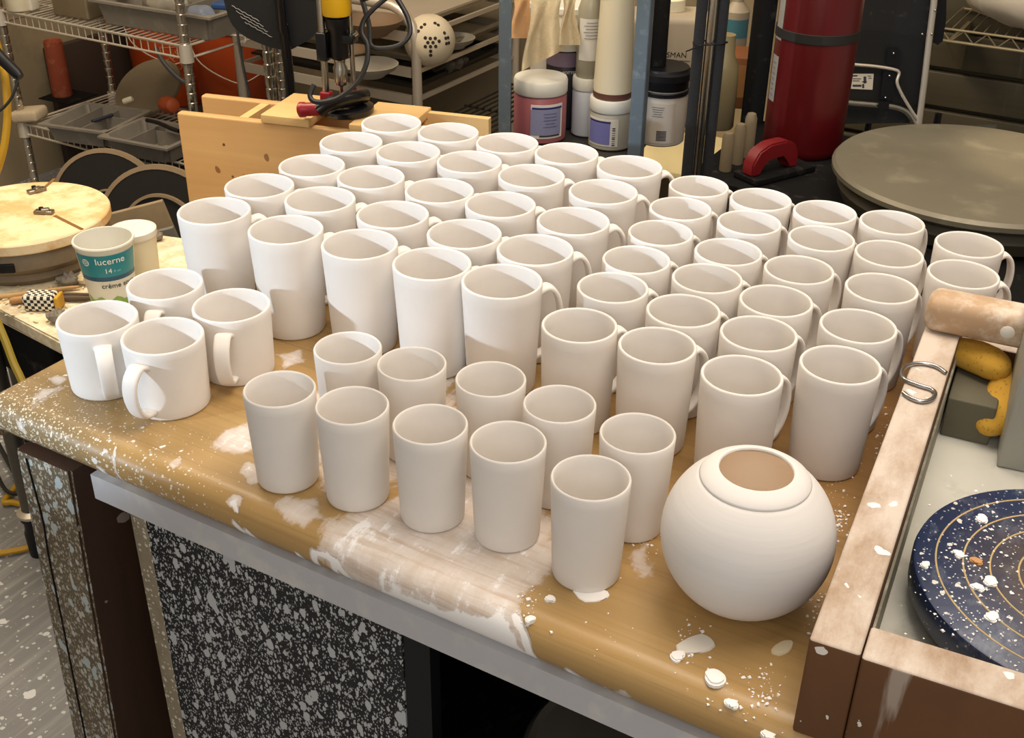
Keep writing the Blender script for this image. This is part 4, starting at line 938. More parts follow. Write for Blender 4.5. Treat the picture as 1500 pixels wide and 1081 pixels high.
def dish(px, py, d, z, r_, hgt, m_, lab, name='dish'):
    p_ = at(px, py, d); b = B(); b.lathe([(0, .0), (r_*.5, 0), (r_*.52, .003), (r_*.9, hgt*.6), (r_, hgt), (r_*.96, hgt), (r_*.86, hgt*.65), (r_*.5, .008), (0, .007)], 40)
    o = put(b.build(name, m_, None), (p_[0], p_[1], z)); tag(o, lab, 'dish'); return o
dg_ = mat('grey_dish', '8f887a', .7, 0, .1); db_ = mat('brown_dish', '6b553d', .7, 0, .15)
dish(540, 65, 2.98, pz, .075, .032, dg_, 'grey clay dish left of the pierced pot on the rack')
dish(510, 60, 3.1, pz, .06, .035, db_, 'brown clay dish at the left of the middle sheet pan')
dish(665, 45, 3.25, pz, .06, .028, dg_, 'pale ring-rimmed dish just right of the pierced pot')
dish(545, 30, 3.0, zr[0]+.018, .08, .04, db_, 'brown shallow dish on the top sheet pan of the rack')
rag = mat('dark_cloth', '4a4438', .9, 0, .5, 60, bump=(60, .8))
bag('rag', (pxl+RWD*.80, PY0+.22, zr[2]+.018), .085, .22, rag, 'crumpled dark rag on the lowest sheet pan of the rack', 'rag', 1.5, .35)
c = at(660, 160, 3.0)
t_ = thing('lower_grate', 'dark metal grate low behind the rack beside the blue grey post', 'grate', (pxr+.03, 2.47, 0), 0)
b = B()
for k in range(9): b.tube([(.02+k*.022, 0, zat(680, 155, 2.7)), (.02+k*.022, .5, zat(680, 155, 2.7))], .003, 6)
for yy in (0, .25, .5): b.tube([(0, yy, zat(680, 155, 2.7)-.006), (.22, yy, zat(680, 155, 2.7)-.006)], .004, 6)
for (x_, y_) in ((0, 0), (.22, 0), (0, .5), (.22, .5)): b.cyl((x_, y_, 0), (x_, y_, zat(680, 155, 2.7)), .006, 8)
b.build('grid', darkp, t_)

# black moulded shell and posts in front of the rack
sp_ = at(405, 40, 2.42)
shl = thing('moulded_seat', 'black moulded plastic seat shell hanging low in front of the rack', 'seat', (sp_[0], sp_[1], 0), SA+R(12))
zc = sp_[2]; k_ = 2.42/FPX
b = B(); P2 = [(-75, -40), (-68, -6), (-50, 14), (-20, 27), (0, 32), (16, 33), (34, 24), (52, 13), (62, 0), (66, -20), (68, -40)]
P2 = spline([(x*k_, 0, -y*k_) for x, y in P2], 4); n_ = len(P2)
up_ = [Vector((p.x, .05+.10*(1-abs(p.x)/.12)*0, p.z+.0)) for p in P2]
def shellpt(p, s_): return Vector((p.x*(1-.10*s_), s_*.16*0.6+0.0, zc+p.z+.02*s_))
rows_ = [[b.bm.verts.new(shellpt(p, s_)) for p in P2] for s_ in (0, .15, 1, .9)]
rows_[1] = rows_[1]
for r_ in range(3):
    for k in range(n_-1): b.bm.faces.new((rows_[r_][k], rows_[r_][k+1], rows_[r_+1][k+1], rows_[r_+1][k]))
b.bm.faces.new(rows_[0]); b.bm.faces.new(rows_[3][::-1]); b.bm.faces.new((rows_[0][0], rows_[1][0], rows_[2][0], rows_[3][0])); b.bm.faces.new((rows_[0][-1], rows_[3][-1], rows_[2][-1], rows_[1][-1]))
b.build('shell', mat('black_shell', '15171a', .5, 0, .25, 8), shl, 50)
b = B(); b.tube([(.018, -.022, zc+.12), (.018, -.022, zc-.0), (.022, -.018, zc-.06), (.03, .0, 0)], .0105, 14, smooth=5); b.build('tube_leg', mat('black_tube', '101013', .18, 0, .1), shl)
b = B()
for i in range(4):
    p0 = Vector((-.090+.008*i, -.0012, zc+.042-.011*i)); b.tube([p0+Vector((.055*s_, 0, -.030*s_+.0012*math.sin(s_*30+i))) for s_ in np.linspace(0, 1, 14)], .0009, 5)
b.build('scribbled_lettering', mat('grey_print', '8a8a86', .6), shl)
c = at(395, 105, 2.62); t_ = thing('ribbed_post', 'silver ribbed metal post below the black seat shell', 'post', (c[0], c[1], 0))
b = B(); pr = [(0, 0)]; z_ = 0
while z_ < zat(395, 60, c[1]): pr += [(.0125, z_+.003), (.0125, z_+.022), (.0105, z_+.0245), (.0105, z_+.027)]; z_ += .028
pr.append((0, z_)); b.lathe(pr, 18); b.build('tube', MAT['chrome'], t_, 30)
b = B(); b.lathe([(0, 0), (.03, 0), (.03, .004), (.0128, .006), (.0128, .0), ], 20); b.build('foot_plate', MAT['steel'], t_)
for px_, py_, d_, hh_, lb in ((462, 150, 2.85, .46, 'behind the drill'), (322, 150, 2.86, .41, 'behind the pine stand, below the orange buckets')):
    c = at(px_, py_, d_); t_ = thing('storage_bin', f'low beige storage bin on the floor {lb}', 'bin', (c[0], c[1], 0), SA)
    b = B(); b.box((0, 0, hh_/2), (.12, .12, hh_), 0, .015); b.build('body', mat('beige_bin', '665a46', .7, 0, .15), t_)
    b = B(); b.box((0, 0, hh_+.0055), (.13, .13, .010), 0, .004); b.build('lid', mat('beige_bin_lid', '73664f', .7, 0, .15), t_)
b = B(); b.tube([at(344, 10, 2.6), at(347, 40, 2.6), at(352, 75, 2.6), at(360, 115, 2.6), at(372, 170, 2.6)], .003, 8, smooth=4); o = b.build('thin_black_cord', bc, None); tag(o, 'thin black cord hanging beside the end of the wire shelf', 'cord')

# ------------------------------------------------------------------ blue grey steel shelf with glaze jars
JA = R(11); J0 = (-1.125, 1.892); JZ = .62
ss = thing('steel_shelf', 'blue grey steel angle post shelf holding glaze jars and buckets', 'shelf', (J0[0], J0[1], 0), JA)
bs = mat('blue_grey_paint', '5d6a74', .5, .1, .12, 30, dust=('7c878e', .2, 40)); JW, JD = .262, .62
bsd = mat('shelf_dark', '2e2c28', .6, .1, .2, 20)
for (x_, y_, sx_, sy_) in ((0, 0, 1, 1), (JW, 0, -1, 1), (0, JD, 1, -1), (JW, JD, -1, -1)):
    b = B(); b.box((x_+sx_*.0, y_, .68), (.024, .0025, 1.36)); b.box((x_-sx_*.012+(.0 if sx_ > 0 else 0), y_+sy_*.014, .68), (.0025, .028, 1.36)); b.build('post', bs, ss)
b = B(); b.box((JW/2, JD/2+.003, JZ-.012), (JW-.030, JD-.01, .022)); b.build('shelf_board', bsd, ss)
b = B(); b.box((JW/2, JD/2+.003, .16), (JW-.030, JD-.01, .022)); b.build('shelf_board', bsd, ss)
def spot_(px, py, z=JZ): q = atz(px, py, z); return (q[0], q[1], z+.0008)
def jar(px, py, r_, hh, lidh, bm__, lm__, lab, name='glaze_jar', z=JZ, cat='jar', neck=None):
    p_ = spot_(px, py, z); t_ = thing(name, lab, cat, p_, CAMAZ(p_[0], p_[1])); t_['_'] = 0; del t_['_']
    pr = [(0, 0), (r_-.003, 0), (r_, .003), (r_, hh-lidh-.006), (r_*.93, hh-lidh-.001), (0, hh-lidh-.001)]
    b = B(); b.lathe(pr, 48); b.build('body', bm__, t_)
    b = B(); b.lathe([(0, hh-lidh), (r_*1.0, hh-lidh), (r_*1.02, hh-lidh+.002), (r_*1.02, hh-.004), (r_*.98, hh), (0, hh)], 48); b.build('lid', lm__, t_); return t_
lil = mat('lilac_label', '8588a8', .5, 0, .06); lab_w = mat('label_white', 'd6d4cc', .5, 0, .05); lab_b = mat('label_blue', '2c2f72', .5); pink = mat('pink_glaze', '93555b', .4, 0, .1); prt = mat('label_print', '35333a', .6)
def lines(t_, r_, a0, z0, n, wid, dz, m_=None, th=.0009, out=.0012):
    b = B()
    for k in range(n):
        w_ = wid*rnd.uniform(.6, 1)/r_; band(b, r_+out, r_+out, z0-dz*k, z0-dz*k+th, a0-w_/2, a0+w_/2, 6, .0003)
    b.build('printed_lines', m_ or prt, t_)
t1 = jar(792, 199, .0525, .122, .028, pink, MAT['jarlid'], 'pink glaze jar with white lid and lilac label, front left of the blue shelf')
b = B(); band(b, .0525, .0525, .012, .080, -.35, .95); b.build('label', lab_w, t1)['label'] = 'white edged label'
b = B(); band(b, .0533, .0533, .020, .070, -.35, .85); b.build('label_field', lil, t1)
b = B(); band(b, .0533, .0533, .071, .075, -.30, .9); b.build('label_stripe', lab_b, t1)
lines(t1, .0533, .40, .062, 5, .030, .0065, mat('lilac_print', '5b5f86', .6)); text('for England Blue', .0062, prt, t1, wrap(.0533, .40, .0162, 0, .0005)) if False else lines(t1, .0528, .40, .016, 1, .045, .006, prt, .003, .0009)
t2 = jar(826, 190, .0395, .185, .026, mat('black_label_jar', '1c1a22', .45), MAT['jarlid'], 'tall dark jar with white lid and black label behind the pink jar')
b = B(); band(b, .0395, .0395, .128, .156, -PI, PI, 40, .0004); b.build('purple_glaze', mat('purple_glaze', '6f5f74', .4), t2)
text("POTTER'S", .0078, lab_w, t2, wrap(.0395, .28, .117, 0, .0006))
t2.location.x -= .016; t2.location.y += .028
t3 = jar(856, 200, .030, .118, .024, mat('pale_blue_plastic', 'b6bcc4', .45, 0, .05), MAT['jarlid'], 'pale blue white jar between the dark jar and the barcode jar')
t3.location.x -= .010; t3.location.y += .020
t4 = jar(893, 212, .0430, .098, .024, mat('grey_glaze', '9d9a8e', .4, 0, .06), MAT['jarlid'], 'grey glaze jar with barcode label under the tall cream cylinder')
for _ in range(40):                       # let the jars stand clear of one another
    js_ = ((t1, .054), (t2, .041), (t3, .0315), (t4, .0445))
    for i_ in range(4):
        for k_ in range(i_):
            (a_, ra_), (c_, rc_) = js_[i_], js_[k_]; dv = a_.location-c_.location; gap_ = ra_+rc_+.001-dv.length
            if gap_ > 0: dv.normalize(); a_.location += dv*gap_*.5; c_.location -= dv*gap_*.5
b = B(); band(b, .043, .043, .010, .064, -1.2, .35); b.build('label', lab_w, t4)
b = B(); band(b, .0437, .0437, .014, .055, -1.15, -.02); b.build('label_field', mat('violet_label', '6f72b0', .5), t4)
b = B(); band(b, .0437, .0437, .056, .060, -1.15, 0.0); b.build('label_stripe', lab_b, t4)
b = B()
for k in range(9):
    z_ = .012+.0042*k; band(b, .0437, .0437, z_, z_+rnd.uniform(.001, .0028), .08, .22, 4, .0003)
b.build('barcode', prt, t4)
p4 = t4.location
t5 = thing('tall_cylinder', 'tall cream plastic cylinder flaring to its base, stacked on the barcode jar', 'cylinder', (p4[0], p4[1], p4[2]+.0988), 0)
b = B(); b.lathe([(0, .0), (.037, .0), (.038, .004), (.038, .012), (0, .012)], 48); b.build('base_ring', mat('red_brown_ring', '5d3a30', .6), t5)
b = B(); b.lathe([(0, .0122), (.0375, .0122), (.0375, .03), (.034, .12), (.031, .22), (.030, .36), (.032, .37), (.029, .37), (.027, .36), (0, .35)], 48); b.build('body', MAT['cream'], t5)
p3 = t3.location
t6 = thing('clear_bottle', 'pale translucent bottle with printed white label, stacked on the pale blue jar', 'bottle', (p3[0], p3[1], p3[2]+.1188), CAMAZ(p3[0], p3[1]))
b = B(); b.lathe([(0, 0), (.024, 0), (.025, .002), (.025, .13), (.018, .15), (.012, .16), (.012, .17), (0, .17)], 36); b.build('body', mat('translucent_grey', '9a9482', .3, 0, .06), t6)
b = B(); band(b, .025, .025, .035, .115, -.9, .9); b.build('label', lab_w, t6)
b = B(); b.lathe([(0, .1705), (.014, .1705), (.014, .19), (0, .19)], 24); b.build('cap', MAT['white'], t6)
lines(t6, .0257, .15, .108, 6, .034, .006)
p_ = spot_(800, 172); wb = thing('white_bucket', 'large white bucket behind the jars with towels hung over its rim', 'bucket', (p_[0]+.005, p_[1]+.085, JZ+.0008), CAMAZ(p_[0], p_[1]))
b = B(); b.lathe([(0, 0), (.075, 0), (.077, .003), (.090, .215), (.094, .218), (.094, .228), (.088, .230), (.085, .222), (.073, .006), (0, .006)], 56); b.build('body', MAT['white'], wb)
def towel(name, px0, px1, ytop, ybot, d, m_, lab, waves, cut=0):
    nxx, nyy = 26, 22; b = B(); g_ = []
    for j in range(nyy):
        row = []
        for i in range(nxx):
            u_, w_ = i/(nxx-1), j/(nyy-1)
            px = px0+(px1-px0)*u_+4*math.sin(w_*5+u_*3)-cut*w_*8; py = ytop+(ybot-ytop)*w_*(1-.25*u_ if cut else 1)
            dd = d-.012*math.sin(u_*waves+w_*1.2)*(0.3+w_)-.01*math.sin(PI*min(1, w_*4)/2)
            row.append(b.bm.verts.new(at(px, py, dd)))
        g_.append(row)
    for j in range(nyy-1):
        for i in range(nxx-1): b.bm.faces.new((g_[j][i], g_[j][i+1], g_[j+1][i+1], g_[j+1][i]))
    r_ = bmesh.ops.solidify(b.bm, geom=b.bm.faces[:], thickness=.004)
    o = b.build(name, m_, None, 70); tag(o, lab, 'towel'); return o
twl = mat('cream_terry', 'dccfb0', .95, 0, .12, 40, bump=(260, .9)); twl2 = mat('peach_towel', 'd7b184', .95, 0, .2, 14, bump=(220, .7))
towel('towel', 776, 826, -14, 104, 2.235, twl, 'cream terry towel hanging in folds over the white bucket', 9, 1)
hem = towel('towel', 750, 780, -14, 56, 2.260, twl2, 'peach striped towel hanging left of the cream terry towel', 5)
towel('towel', 822, 846, -14, 66, 2.250, twl, 'short end of cream towel hanging right of the long fold', 6)
aj = thing('amber_jar', 'amber jar standing behind the cream towel', 'jar', (*spot_(852, 150)[:2], JZ+.0008)); aj.location.x += .02; aj.location.y += .10
b = B(); b.lathe([(0, 0), (.030, 0), (.032, .003), (.032, .19), (.022, .21), (0, .21)], 36); b.build('body', mat('amber', '8d6b2a', .35, 0, .15), aj)
b = B(); b.lathe([(0, .2105), (.026, .2105), (.026, .235), (0, .235)], 30); b.build('lid', MAT['cream'], aj)
# right half of the shelf, seen past the post
t7 = jar(966, 205, .0480, .150, .040, mat('grey_white_tub', 'a79f94', .5, 0, .06), MAT['black'], 'white tub with black lid and printed label right of the blue grey post', 'lidded_tub', cat='tub')
b = B(); b.lathe([(.0485, .098), (.0505, .10), (.0505, .106), (.0485, .108)], 48, closed=True); b.build('lid_band', MAT['black'], t7)
b = B(); b.lathe([(.0492, .128), (.0550, .130), (.0550, .142), (.0492, .146)], 48, closed=True); b.build('lid_rim', MAT['black'], t7)
b = B(); band(b, .0480, .0480, .008, .088, -1.2, .6); b.build('label', mat('tub_label', 'b0a69a', .6, 0, .05), t7)
lines(t7, .0488, -.15, .080, 5, .026, .0045); lines(t7, .0488, -.95, .06, 8, .014, .006, mat('rust_print', '8b5a4c', .6))
b = B()
for k in range(7): band(b, .0488, .0488, .014+.003*k, .014+.003*k+.0018, -.15, .25, 4, .0003)
b.build('barcode', prt, t7)
p_ = t7.location; t8 = thing('black_tube', 'short black tube standing on the black lid of the tub', 'tube', (p_[0]-.016, p_[1]-.006, p_[2]+.1508))
b = B(); b.lathe([(.0165, 0), (.0185, 0), (.0180, .125), (.0165, .127), (.0155, .125), (.0155, .0)], 32, closed=True); b.build('body', MAT['blackmatte'], t8)
p_ = spot_(1013, 192); t9 = thing('plastic_carboy', 'large dull white rectangular container with black lettering behind the black-lidded tub', 'container', (p_[0]-.076, p_[1]+.022, p_[2]), JA+R(16))
bcm = mat('dull_white_plastic', 'a0937d', .5, 0, .08)
b = B(); b.box((0, 0, .115), (.160, .10, .23), 0, .018); b.build('body', bcm, t9)
b = B(); b.lathe([(0, .2305), (.028, .2305), (.028, .252), (.024, .256), (0, .256)], 30); b.build('cap', MAT['cream'], t9)
text('CRAFTSMAN', .0150, prt, t9, lambda co: Vector((co.x-.008, -.0507, .153+co.y)))
b = B(); b.box((-.008, -.0506, .142), (.10, .0006, .001)); b.build('underline', prt, t9)
p_ = spot_(1051, 186); t10 = thing('cream_jug', 'tall cream plastic jug behind the chrome pole', 'jug', (p_[0], p_[1], p_[2]), 0)
b = B(); b.lathe([(0, 0), (.030, 0), (.032, .003), (.032, .09), (.030, .13), (.020, .15), (.018, .19), (0, .19)], 36); b.build('body', mat('dull_cream', '776c50', .5, 0, .08), t10)
p_ = spot_(1083, 150); t11 = thing('brown_carton', 'orange brown carton at the back right of the steel shelf', 'carton', (p_[0], p_[1], p_[2]), JA+R(4))
b = B(); b.box((0, 0, .055), (.055, .10, .11), 0, .002); b.build('body', mat('brown_carton', '7c4a25', .7, 0, .15), t11)
b = B(); b.box((0, -.0504, .06), (.035, .0008, .07)); b.build('label', mat('carton_print', '9a6a3a', .7), t11)
p_ = spot_(1078, 130); t12 = thing('blue_label_bottle', 'white bottle with blue green label above the brown carton', 'bottle', (p_[0]-.02, p_[1]+.01, p_[2]), CAMAZ(p_[0], p_[1]))
b = B(); b.lathe([(0, 0), (.026, 0), (.028, .003), (.028, .17), (.012, .19), (.012, .2), (0, .2)], 30); b.build('body', bcm, t12)
b = B(); band(b, .028, .028, .115, .155, -1.2, 1.2); b.build('label', mat('blue_green_label', '3f6f7a', .5), t12)
# pale bright board seen below the shelf
q = atz(1062, 205, .27); t13 = thing('pale_bench', 'pale low bench top lit brightly under the steel shelf', 'bench', (q[0], q[1]-.15, 0), JA)
b = B(); b.box((0, 0, .26), (.44, .34, .02), 0, .003); b.build('top', mat('pale_lit_board', 'e6d6a4', .7, 0, .06), t13)
for (x_, y_) in ((-.19, -.14), (.19, -.14), (-.19, .14), (.19, .14)): b = B(); b.box((x_, y_, .1247), (.03, .03, .249)); b.build('leg', MAT['darkwood'], t13)

# ------------------------------------------------------------------ poles, tank, trowel, cart
q = at(1031, 150, 1.98); pf_ = thing('chrome_pole', 'chrome pole between two black foam rods with a zip tie', 'pole', (q[0], q[1], 0), R(30))
b = B(); b.lathe([(0, 0), (.0075, 0), (.0075, 1.3), (0, 1.3)], 20); b.build('pole', MAT['chrome'], pf_)
for dx, dy in ((-.0172, .006), (.0182, .006)):
    b = B(); b.lathe([(0, .0), (.0095, .0), (.0095, 1.3), (0, 1.3)], 20, Matrix.Translation((dx, dy, 0))); b.build('foam_rod', MAT['foam'], pf_)
zz = at(1040, 42, 2.02)[2]
b = B(); b.tube([(-.026, .004, zz), (-.02, -.008, zz), (0, -.0105, zz+.002), (.02, -.008, zz+.003), (.0295, .002, zz+.003), (.02, .016, zz+.002), (-.014, .021, zz), (-.026, .010, zz)], .0016, 8, closed=True); b.tube([(-.012, -.010, zz+.001), (-.03, -.022, zz-.002), (-.042, -.026, zz-.006)], .0013, 8)
b.build('zip_tie', MAT['black'], pf_)
BZ = .63
bn = thing('black_bench', 'low black bench behind the mugs carrying the tank and metal disc', 'bench', (0, 0, 0), 0)
b = B(); b.prism([(-.64, 1.63), (.07, 1.63), (.07, 2.29), (-.745, 2.29), (-.745, 1.905), (-.64, 1.905)], BZ-.03, BZ); b.build('top', MAT['blackmatte'], bn)
for (x_, y_) in ((-.61, 1.66), (.04, 1.66), (-.66, 2.26), (.04, 2.26)): b = B(); b.box((x_, y_, .2998), (.04, .04, .5995)); b.build('leg', MAT['black'], bn)
q = (-.612, 2.165); ex = thing('red_tank', 'tall red fire extinguisher tank with black strap on the black bench', 'fire extinguisher', (q[0], q[1], BZ+.0008), CAMAZ(*q))
b = B(); b.lathe([(0, 0), (.070, 0), (.0745, .006), (.0755, .015), (.0755, .52), (.06, .56), (.02, .58), (0, .58)], 64); b.build('tank', mat('red_enamel', '4f090d', .32, 0, .12, 6), ex)
zs = at(1200, 18, 2.28)[2]-BZ
b = B(); b.lathe([(.0757, zs-.009), (.0775, zs-.008), (.0775, zs+.008), (.0757, zs+.009)], 64, closed=True); b.build('strap', mat('black_strap', '17130f', .7), ex)
grl = mat('grey_label', '8d8880', .5, 0, .06)
for (z0_, z1_) in ((.10, .185), (.215, .36)):
    b = B(); band(b, .0755, .0755, z0_, z1_, -1.32, -.98); lb_ = b.build('label', grl, ex)
lines(ex, .0764, -1.13, .172, 7, .016, .010, mat('label_line', '5f5b55', .6))
pegm = mat('peg_clay', '75674f', .8, 0, .12, 20)
for (x_, y_, hh, lb) in ((1062, 250, .075, 'shortest and leftmost of the three rounded clay pegs by the red trowel'), (1079, 240, .080, 'middle one of the three rounded clay pegs by the red trowel'), (1094, 230, .088, 'tallest and rightmost of the three rounded clay pegs by the red trowel')):
    p_ = atz(x_, y_, BZ); b = B(); b.lathe([(0, 0), (.0112, 0), (.0115, .002), (.0112, hh-.012), (.008, hh-.003), (0, hh)], 24); o = put(b.build('clay_peg', pegm, None), (p_[0], p_[1], BZ+.0008)); tag(o, lb, 'peg', 'rounded clay pegs')
p_ = Vector(atz(1088, 268, BZ)); q_ = Vector(atz(1168, 247, BZ)); ta = math.atan2(q_.y-p_.y, q_.x-p_.x)
ft = thing('red_float', 'red handled plaster float with black base standing on the black bench', 'float', (*((p_+q_)/2)[:2], BZ+.0008), ta)
b = B(); b.box((0.01, 0, .006), (.150, .062, .012), 0, .002); b.build('base', MAT['blackmatte'], ft)
hp_ = [(1.2*x_, .0122+1.25*(y_-.0122)) for x_, y_ in [(-.052, .0122), (-.052, .030), (-.040, .048), (-.018, .056), (.016, .056), (.036, .048), (.044, .030), (.044, .0122), (.026, .0122), (.022, .026), (.012, .036), (-.016, .036), (-.030, .028), (-.034, .0122)]]
b = B(); b.prism([(x, y) for x, y in hp_], -.014, .014, Matrix.Rotation(R(90), 4, 'X'))
bmesh.ops.bevel(b.bm, geom=b.bm.edges[:], offset=.003, segments=2, affect='EDGES'); b.build('handle', mat('red_plastic', '6f0e14', .5, 0, .1), ft)
c = at(1110, 170, 2.42); b = B(); b.box((0, 0, .65), (.045, .07, 1.30), 0, .003); o = put(b.build('black_plank', MAT['blackmatte'], None), (c[0]-.012, c[1], 0), R(20)); tag(o, 'tall black plank standing left of the red tank', 'plank')
# big round metal disc
DC = (-.262, 2.03); dk = thing('metal_disc', 'large round grey metal turntable disc on the black bench at right', 'turntable', (DC[0], DC[1], BZ+.0008))
t = NT('worn_grey_metal'); c0 = t.mix(t.noise(7, 6), '6f6a5c', '8e8773'); c0 = t.mix(t.math('MULTIPLY', t.ramp(t.noise(14, 6), [(.56, 0.0), (.7, 1.0)]), .4), c0, 'a89f88'); t.color(c0); t.bump(t.noise(30, 5), .1); dm_ = t.set(.5, .35)
b = B(); b.lathe([(0, .046), (.22, .046), (.238, .050), (.2445, .056), (.2450, .064), (.240, .070), (.228, .0715), (0, .0715)], 96); b.build('plate', dm_, dk)
ud = mat('under_disc', '4b4739', .6, .2, .2, 15)
b = B(); b.lathe([(0, 0), (.205, 0), (.222, .008), (.232, .030), (.225, .0455), (0, .0455)], 96); b.build('lower_plate', ud, dk)
# cart back
HV = np.array([-.503, .864, 0])
def atv(px, py, hh):
    d = ray(px, py); s_ = hh/float(d @ HV); return Vector((d[0]*s_, d[1]*s_, d[2]*s_+CAMZ))
HC = 2.62
c0_ = atv(1300, 180, HC); ct = thing('folding_cart', 'black folding cart back with chrome tubes and white sticker', 'cart', (c0_.x, c0_.y, 0), 0)
def cv(px, py, off=0): p_ = atv(px, py, HC-off); return Vector((p_.x-c0_.x, p_.y-c0_.y, p_.z))
def slab(px, o0_, o1_, m_, name, par=ct):
    b = B(); f_ = [b.bm.verts.new(cv(x, y, o0_)) for x, y in px]; k_ = [b.bm.verts.new(cv(x, y, o1_)) for x, y in px]; n_ = len(px)
    b.bm.faces.new(f_); b.bm.faces.new(k_[::-1])
    for i in range(n_): b.bm.faces.new((f_[i], f_[(i+1) % n_], k_[(i+1) % n_], k_[i]))
    return b.build(name, m_, par)
slab([(1246, -60), (1378, -60), (1372, 20), (1360, 110), (1349, 168), (1338, 180), (1215, 182), (1222, 120)], 0, -.025, mat('black_panel', '0f0f10', .6, 0, .25, 10, dust=('3a3833', .1, 40)), 'panel')
slab([(1262, 44), (1300, 47), (1340, 54), (1355, 62), (1349, 150), (1330, 160), (1240, 150), (1248, 90)], .004, .0005, mat('black_inner', '0e0e0f', .5, 0, .2), 'inner_panel')
slab([(1374, -60), (1388, -60), (1386, 30), (1381, 60), (1374, 66), (1366, 62)], .010, -.02, MAT['black'], 'side_guard')
b = B(); b.tube([cv(1373, -60, .02), cv(1368, 5, .02), cv(1361, 60, .02), cv(1354, 120, .02), cv(1345, 190, .02)], .0072, 12); b.build('side_tube', MAT['steel'], ct)
b = B(); b.tube([cv(1238, 93, .015), cv(1256, 95, .015), cv(1280, 97, .015), cv(1306, 101, .015), cv(1317, 106, .015), cv(1314, 120, .018), cv(1320, 136, .02), cv(1334, 160, .02), cv(1346, 178, .02)], .0036, 10, smooth=4); b.build('bent_rod', MAT['steel'], ct)
b = B(); b.tube([cv(1218, 147, .018), cv(1250, 151, .018), cv(1290, 154, .018), cv(1312, 157, .018), cv(1328, 164, .018), cv(1338, 178, .018), cv(1341, 190, .018)], .0066, 12, smooth=4); b.build('lower_tube', MAT['chrome'], ct)
slab([(1300, 74), (1304, 69), (1314, 69), (1319, 75), (1318, 96), (1298, 94)], .012, .0045, MAT['black'], 'hinge_plate')
slab([(1294, 104), (1312, 105), (1308, 147), (1289, 146)], .012, .0045, MAT['black'], 'bracket')
slab([(1287, 148), (1303, 149), (1302, 160), (1286, 159)], .030, .010, MAT['black'], 'tube_clamp')
stk = slab([(1247, 108), (1280, 108), (1278, 131.5), (1245.5, 130)], .0060, .0045, mat('sticker_white', 'c3bdb2', .5, 0, .04), 'sticker')
b = B()
for (x0_, y0_, x1_, y1_) in ((1249, 110, 1256, 112), (1249, 115, 1261, 116), (1249, 118, 1259, 119), (1249, 124, 1262, 127), (1265, 112, 1269, 122), (1263, 119, 1270, 120.5), (1271, 111, 1276, 112), (1272, 114, 1277, 115), (1263, 123, 1266, 129)):
    b.bm.faces.new([b.bm.verts.new(cv(x, y, .0064)) for x, y in ((x0_, y0_), (x1_, y0_), (x1_, y1_), (x0_, y1_))])
b.build('sticker_print', prt, stk)
for (x, y) in ((1309, 78), (1303, 111), (1297, 143), (1370, 15), (1365, 50), (1351, 50)):
    p_ = cv(x, y, .0165 if x < 1340 or x == 1351 else .030); b = B(); b.ball(p_, .0028, seg=12); b.build('screw', MAT['chrome'], ct)
for (x, y) in ((-.05, .03), (.09, .11)): 
    b = B(); b.cyl((x, y, 0), (x, y, cv(1300, 175)[2]), .008, 10); b.build('leg', MAT['black'], ct)
p_ = at(1362, 182, 2.72); b = B(); b.box((0, 0, 0), (.04, .03, .02), 0, .003)
# wall shelf with white sack
zsh = aty(1400, 44, 2.86)[2]
wsx0, wsx1 = aty(1378, 44, 2.86)[0], .42
wsf = thing('wall_wire_shelf', 'wire wall shelf with zigzag front truss above the slat board', 'shelf', (wsx0, 2.86, zsh), 0); L_ = wsx1-wsx0; TR = .027
b = B(); gw = mat('dull_wire', '9a8d6e', .45, .4, .1)
b.tube([(0, 0, 0), (L_, 0, 0)], .0032, 8); b.tube([(0, 0, -TR), (L_, 0, -TR)], .0036, 8)
zz_ = [(k*.026, 0, -TR if k % 2 else -.001) for k in range(int(L_/.026))]; b.tube(zz_, .0022, 6)
for k in range(40): b.tube([(L_*k/40, 0, .001), (L_*k/40, .245, .001)], .0016, 5)
b.tube([(0, .24, -.002), (L_, .24, -.002)], .003, 6)
b.build('wire_deck', gw, wsf)
for x_ in (.02, L_-.05):
    b = B(); b.prism([(0, 0), (.245, 0), (.245, -.12)], -.004, .004, Matrix.Translation((x_, 0, -.031)) @ Matrix(((0, 0, 1, 0), (1, 0, 0, 0), (0, 1, 0, 0), (0, 0, 0, 1)))); b.build('bracket', gw, wsf)
wbx = bag('white_sack', (wsx0+.215, 2.945, zsh+.0048), .130, .60, mat('white_sack', 'c9bfae', .8, 0, .08, 12), 'plump white plastic sack resting on the wire wall shelf', 'sack', 1.55, .10)
rb_o = bag('red_pouch', (wsx0+.475, 2.97, zsh+.0048), .05, 2.2, mat('red_pouch', '9a3d33', .6, 0, .1), 'dull red pouch beside the white sack on the wall shelf', 'pouch', 1.2, .1)

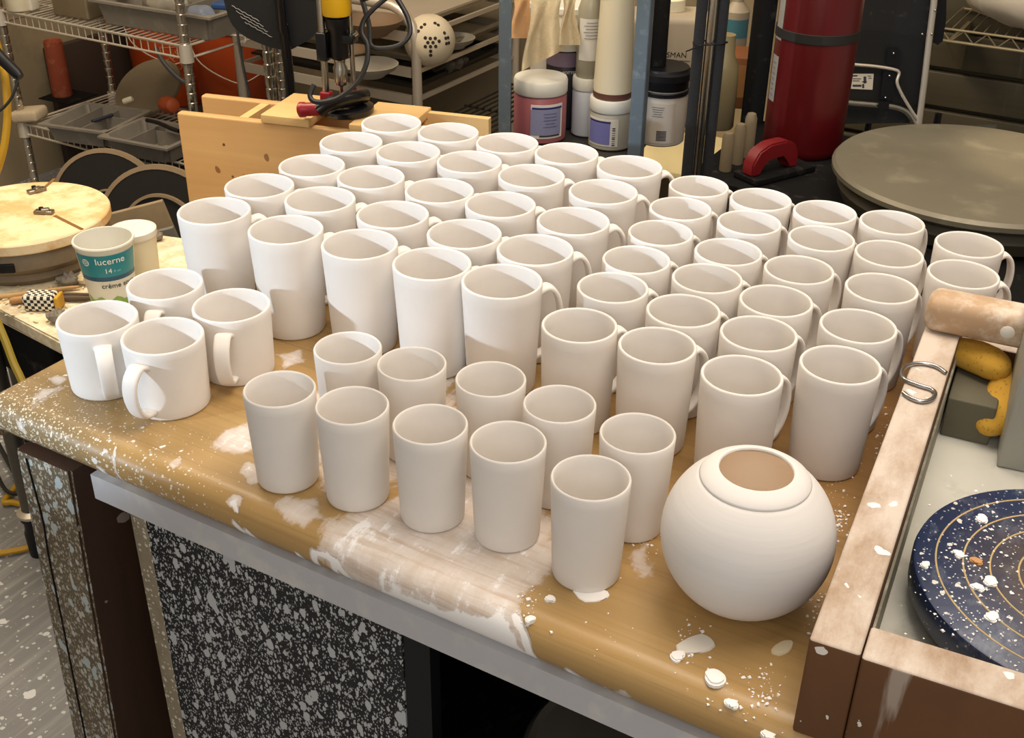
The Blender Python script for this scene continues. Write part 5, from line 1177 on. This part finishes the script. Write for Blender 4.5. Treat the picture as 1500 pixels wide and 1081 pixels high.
# ------------------------------------------------------------------ light
def area(name, loc, target, size, power, c, sy=None):
    L = bpy.data.lights.new(name, 'AREA'); L.energy = power; L.color = c; L.size = size
    if sy: L.shape = 'RECTANGLE'; L.size_y = sy
    o = bpy.data.objects.new(name, L); col.objects.link(o); o.location = loc
    o.rotation_euler = (Vector(target)-Vector(loc)).to_track_quat('-Z', 'Y').to_euler(); return o
def spot(name, loc, target, angle, blend, power, c, rad=.05):
    L = bpy.data.lights.new(name, 'SPOT'); L.energy = power; L.color = c; L.spot_size = R(angle); L.spot_blend = blend; L.shadow_soft_size = rad
    o = bpy.data.objects.new(name, L); col.objects.link(o); o.location = loc
    o.rotation_euler = (Vector(target)-Vector(loc)).to_track_quat('-Z', 'Y').to_euler(); return o
area('ceiling_lamp', (-.2, 1.1, 2.45), (-.3, .95, 0), 1.6, 33, (1, .88, .75), .8)
area('back_fill', (-1.9, 1.5, 2.5), (-2.3, 2.5, .5), 1.0, 48, (1, .83, .62))  # added fill that lifts the dim background
area('right_lamp', (.2, 1.6, 2.5), (-.4, 2.2, .6), .7, 7, (1, .84, .64))
area('front_fill', (.3, -.9, 2.0), (-.5, 1.0, .8), 1.2, 17, (1, .96, .92))
kd = Vector((math.cos(R(65))*math.cos(R(14)), math.sin(R(65))*math.cos(R(14)), -math.sin(R(14))))
kt = Vector((-.82, 1.10, .83)); kp = kt-kd*2.4
spot('key_spot', kp, kt, 19, .3, 165, (.72, .86, 1.0), .035)
spot('wheel_spot', (-1.9, .75, 2.2), (-1.58, 1.12, .6), 40, .6, 55, (1, .82, .55), .08)
spot('shelf_spot', (-1.25, 1.55, 1.65), (-1.06, 2.12, .85), 34, .5, 9, (1, .84, .58), .05)
spot('bench_spot', (-.55, 1.9, 1.7), (-.90, 2.72, .27), 30, .5, 22, (1, .85, .55), .05)
spot('disc_spot', (.35, 2.2, 1.9), (-.12, 2.16, .7), 17, .25, 60, (1, .78, .5), .04)  # added spot, its cone edge imitates the shadow line across the metal disc
w = bpy.data.worlds.new('world'); scn.world = w; w.use_nodes = True
w.node_tree.nodes['Background'].inputs[0].default_value = (1, .88, .74, 1); w.node_tree.nodes['Background'].inputs[1].default_value = .34
scn.cycles.max_bounces = 14; scn.cycles.diffuse_bounces = 8
scn.view_settings.view_transform = 'Standard'; scn.view_settings.look = 'None'; scn.view_settings.exposure = -.12
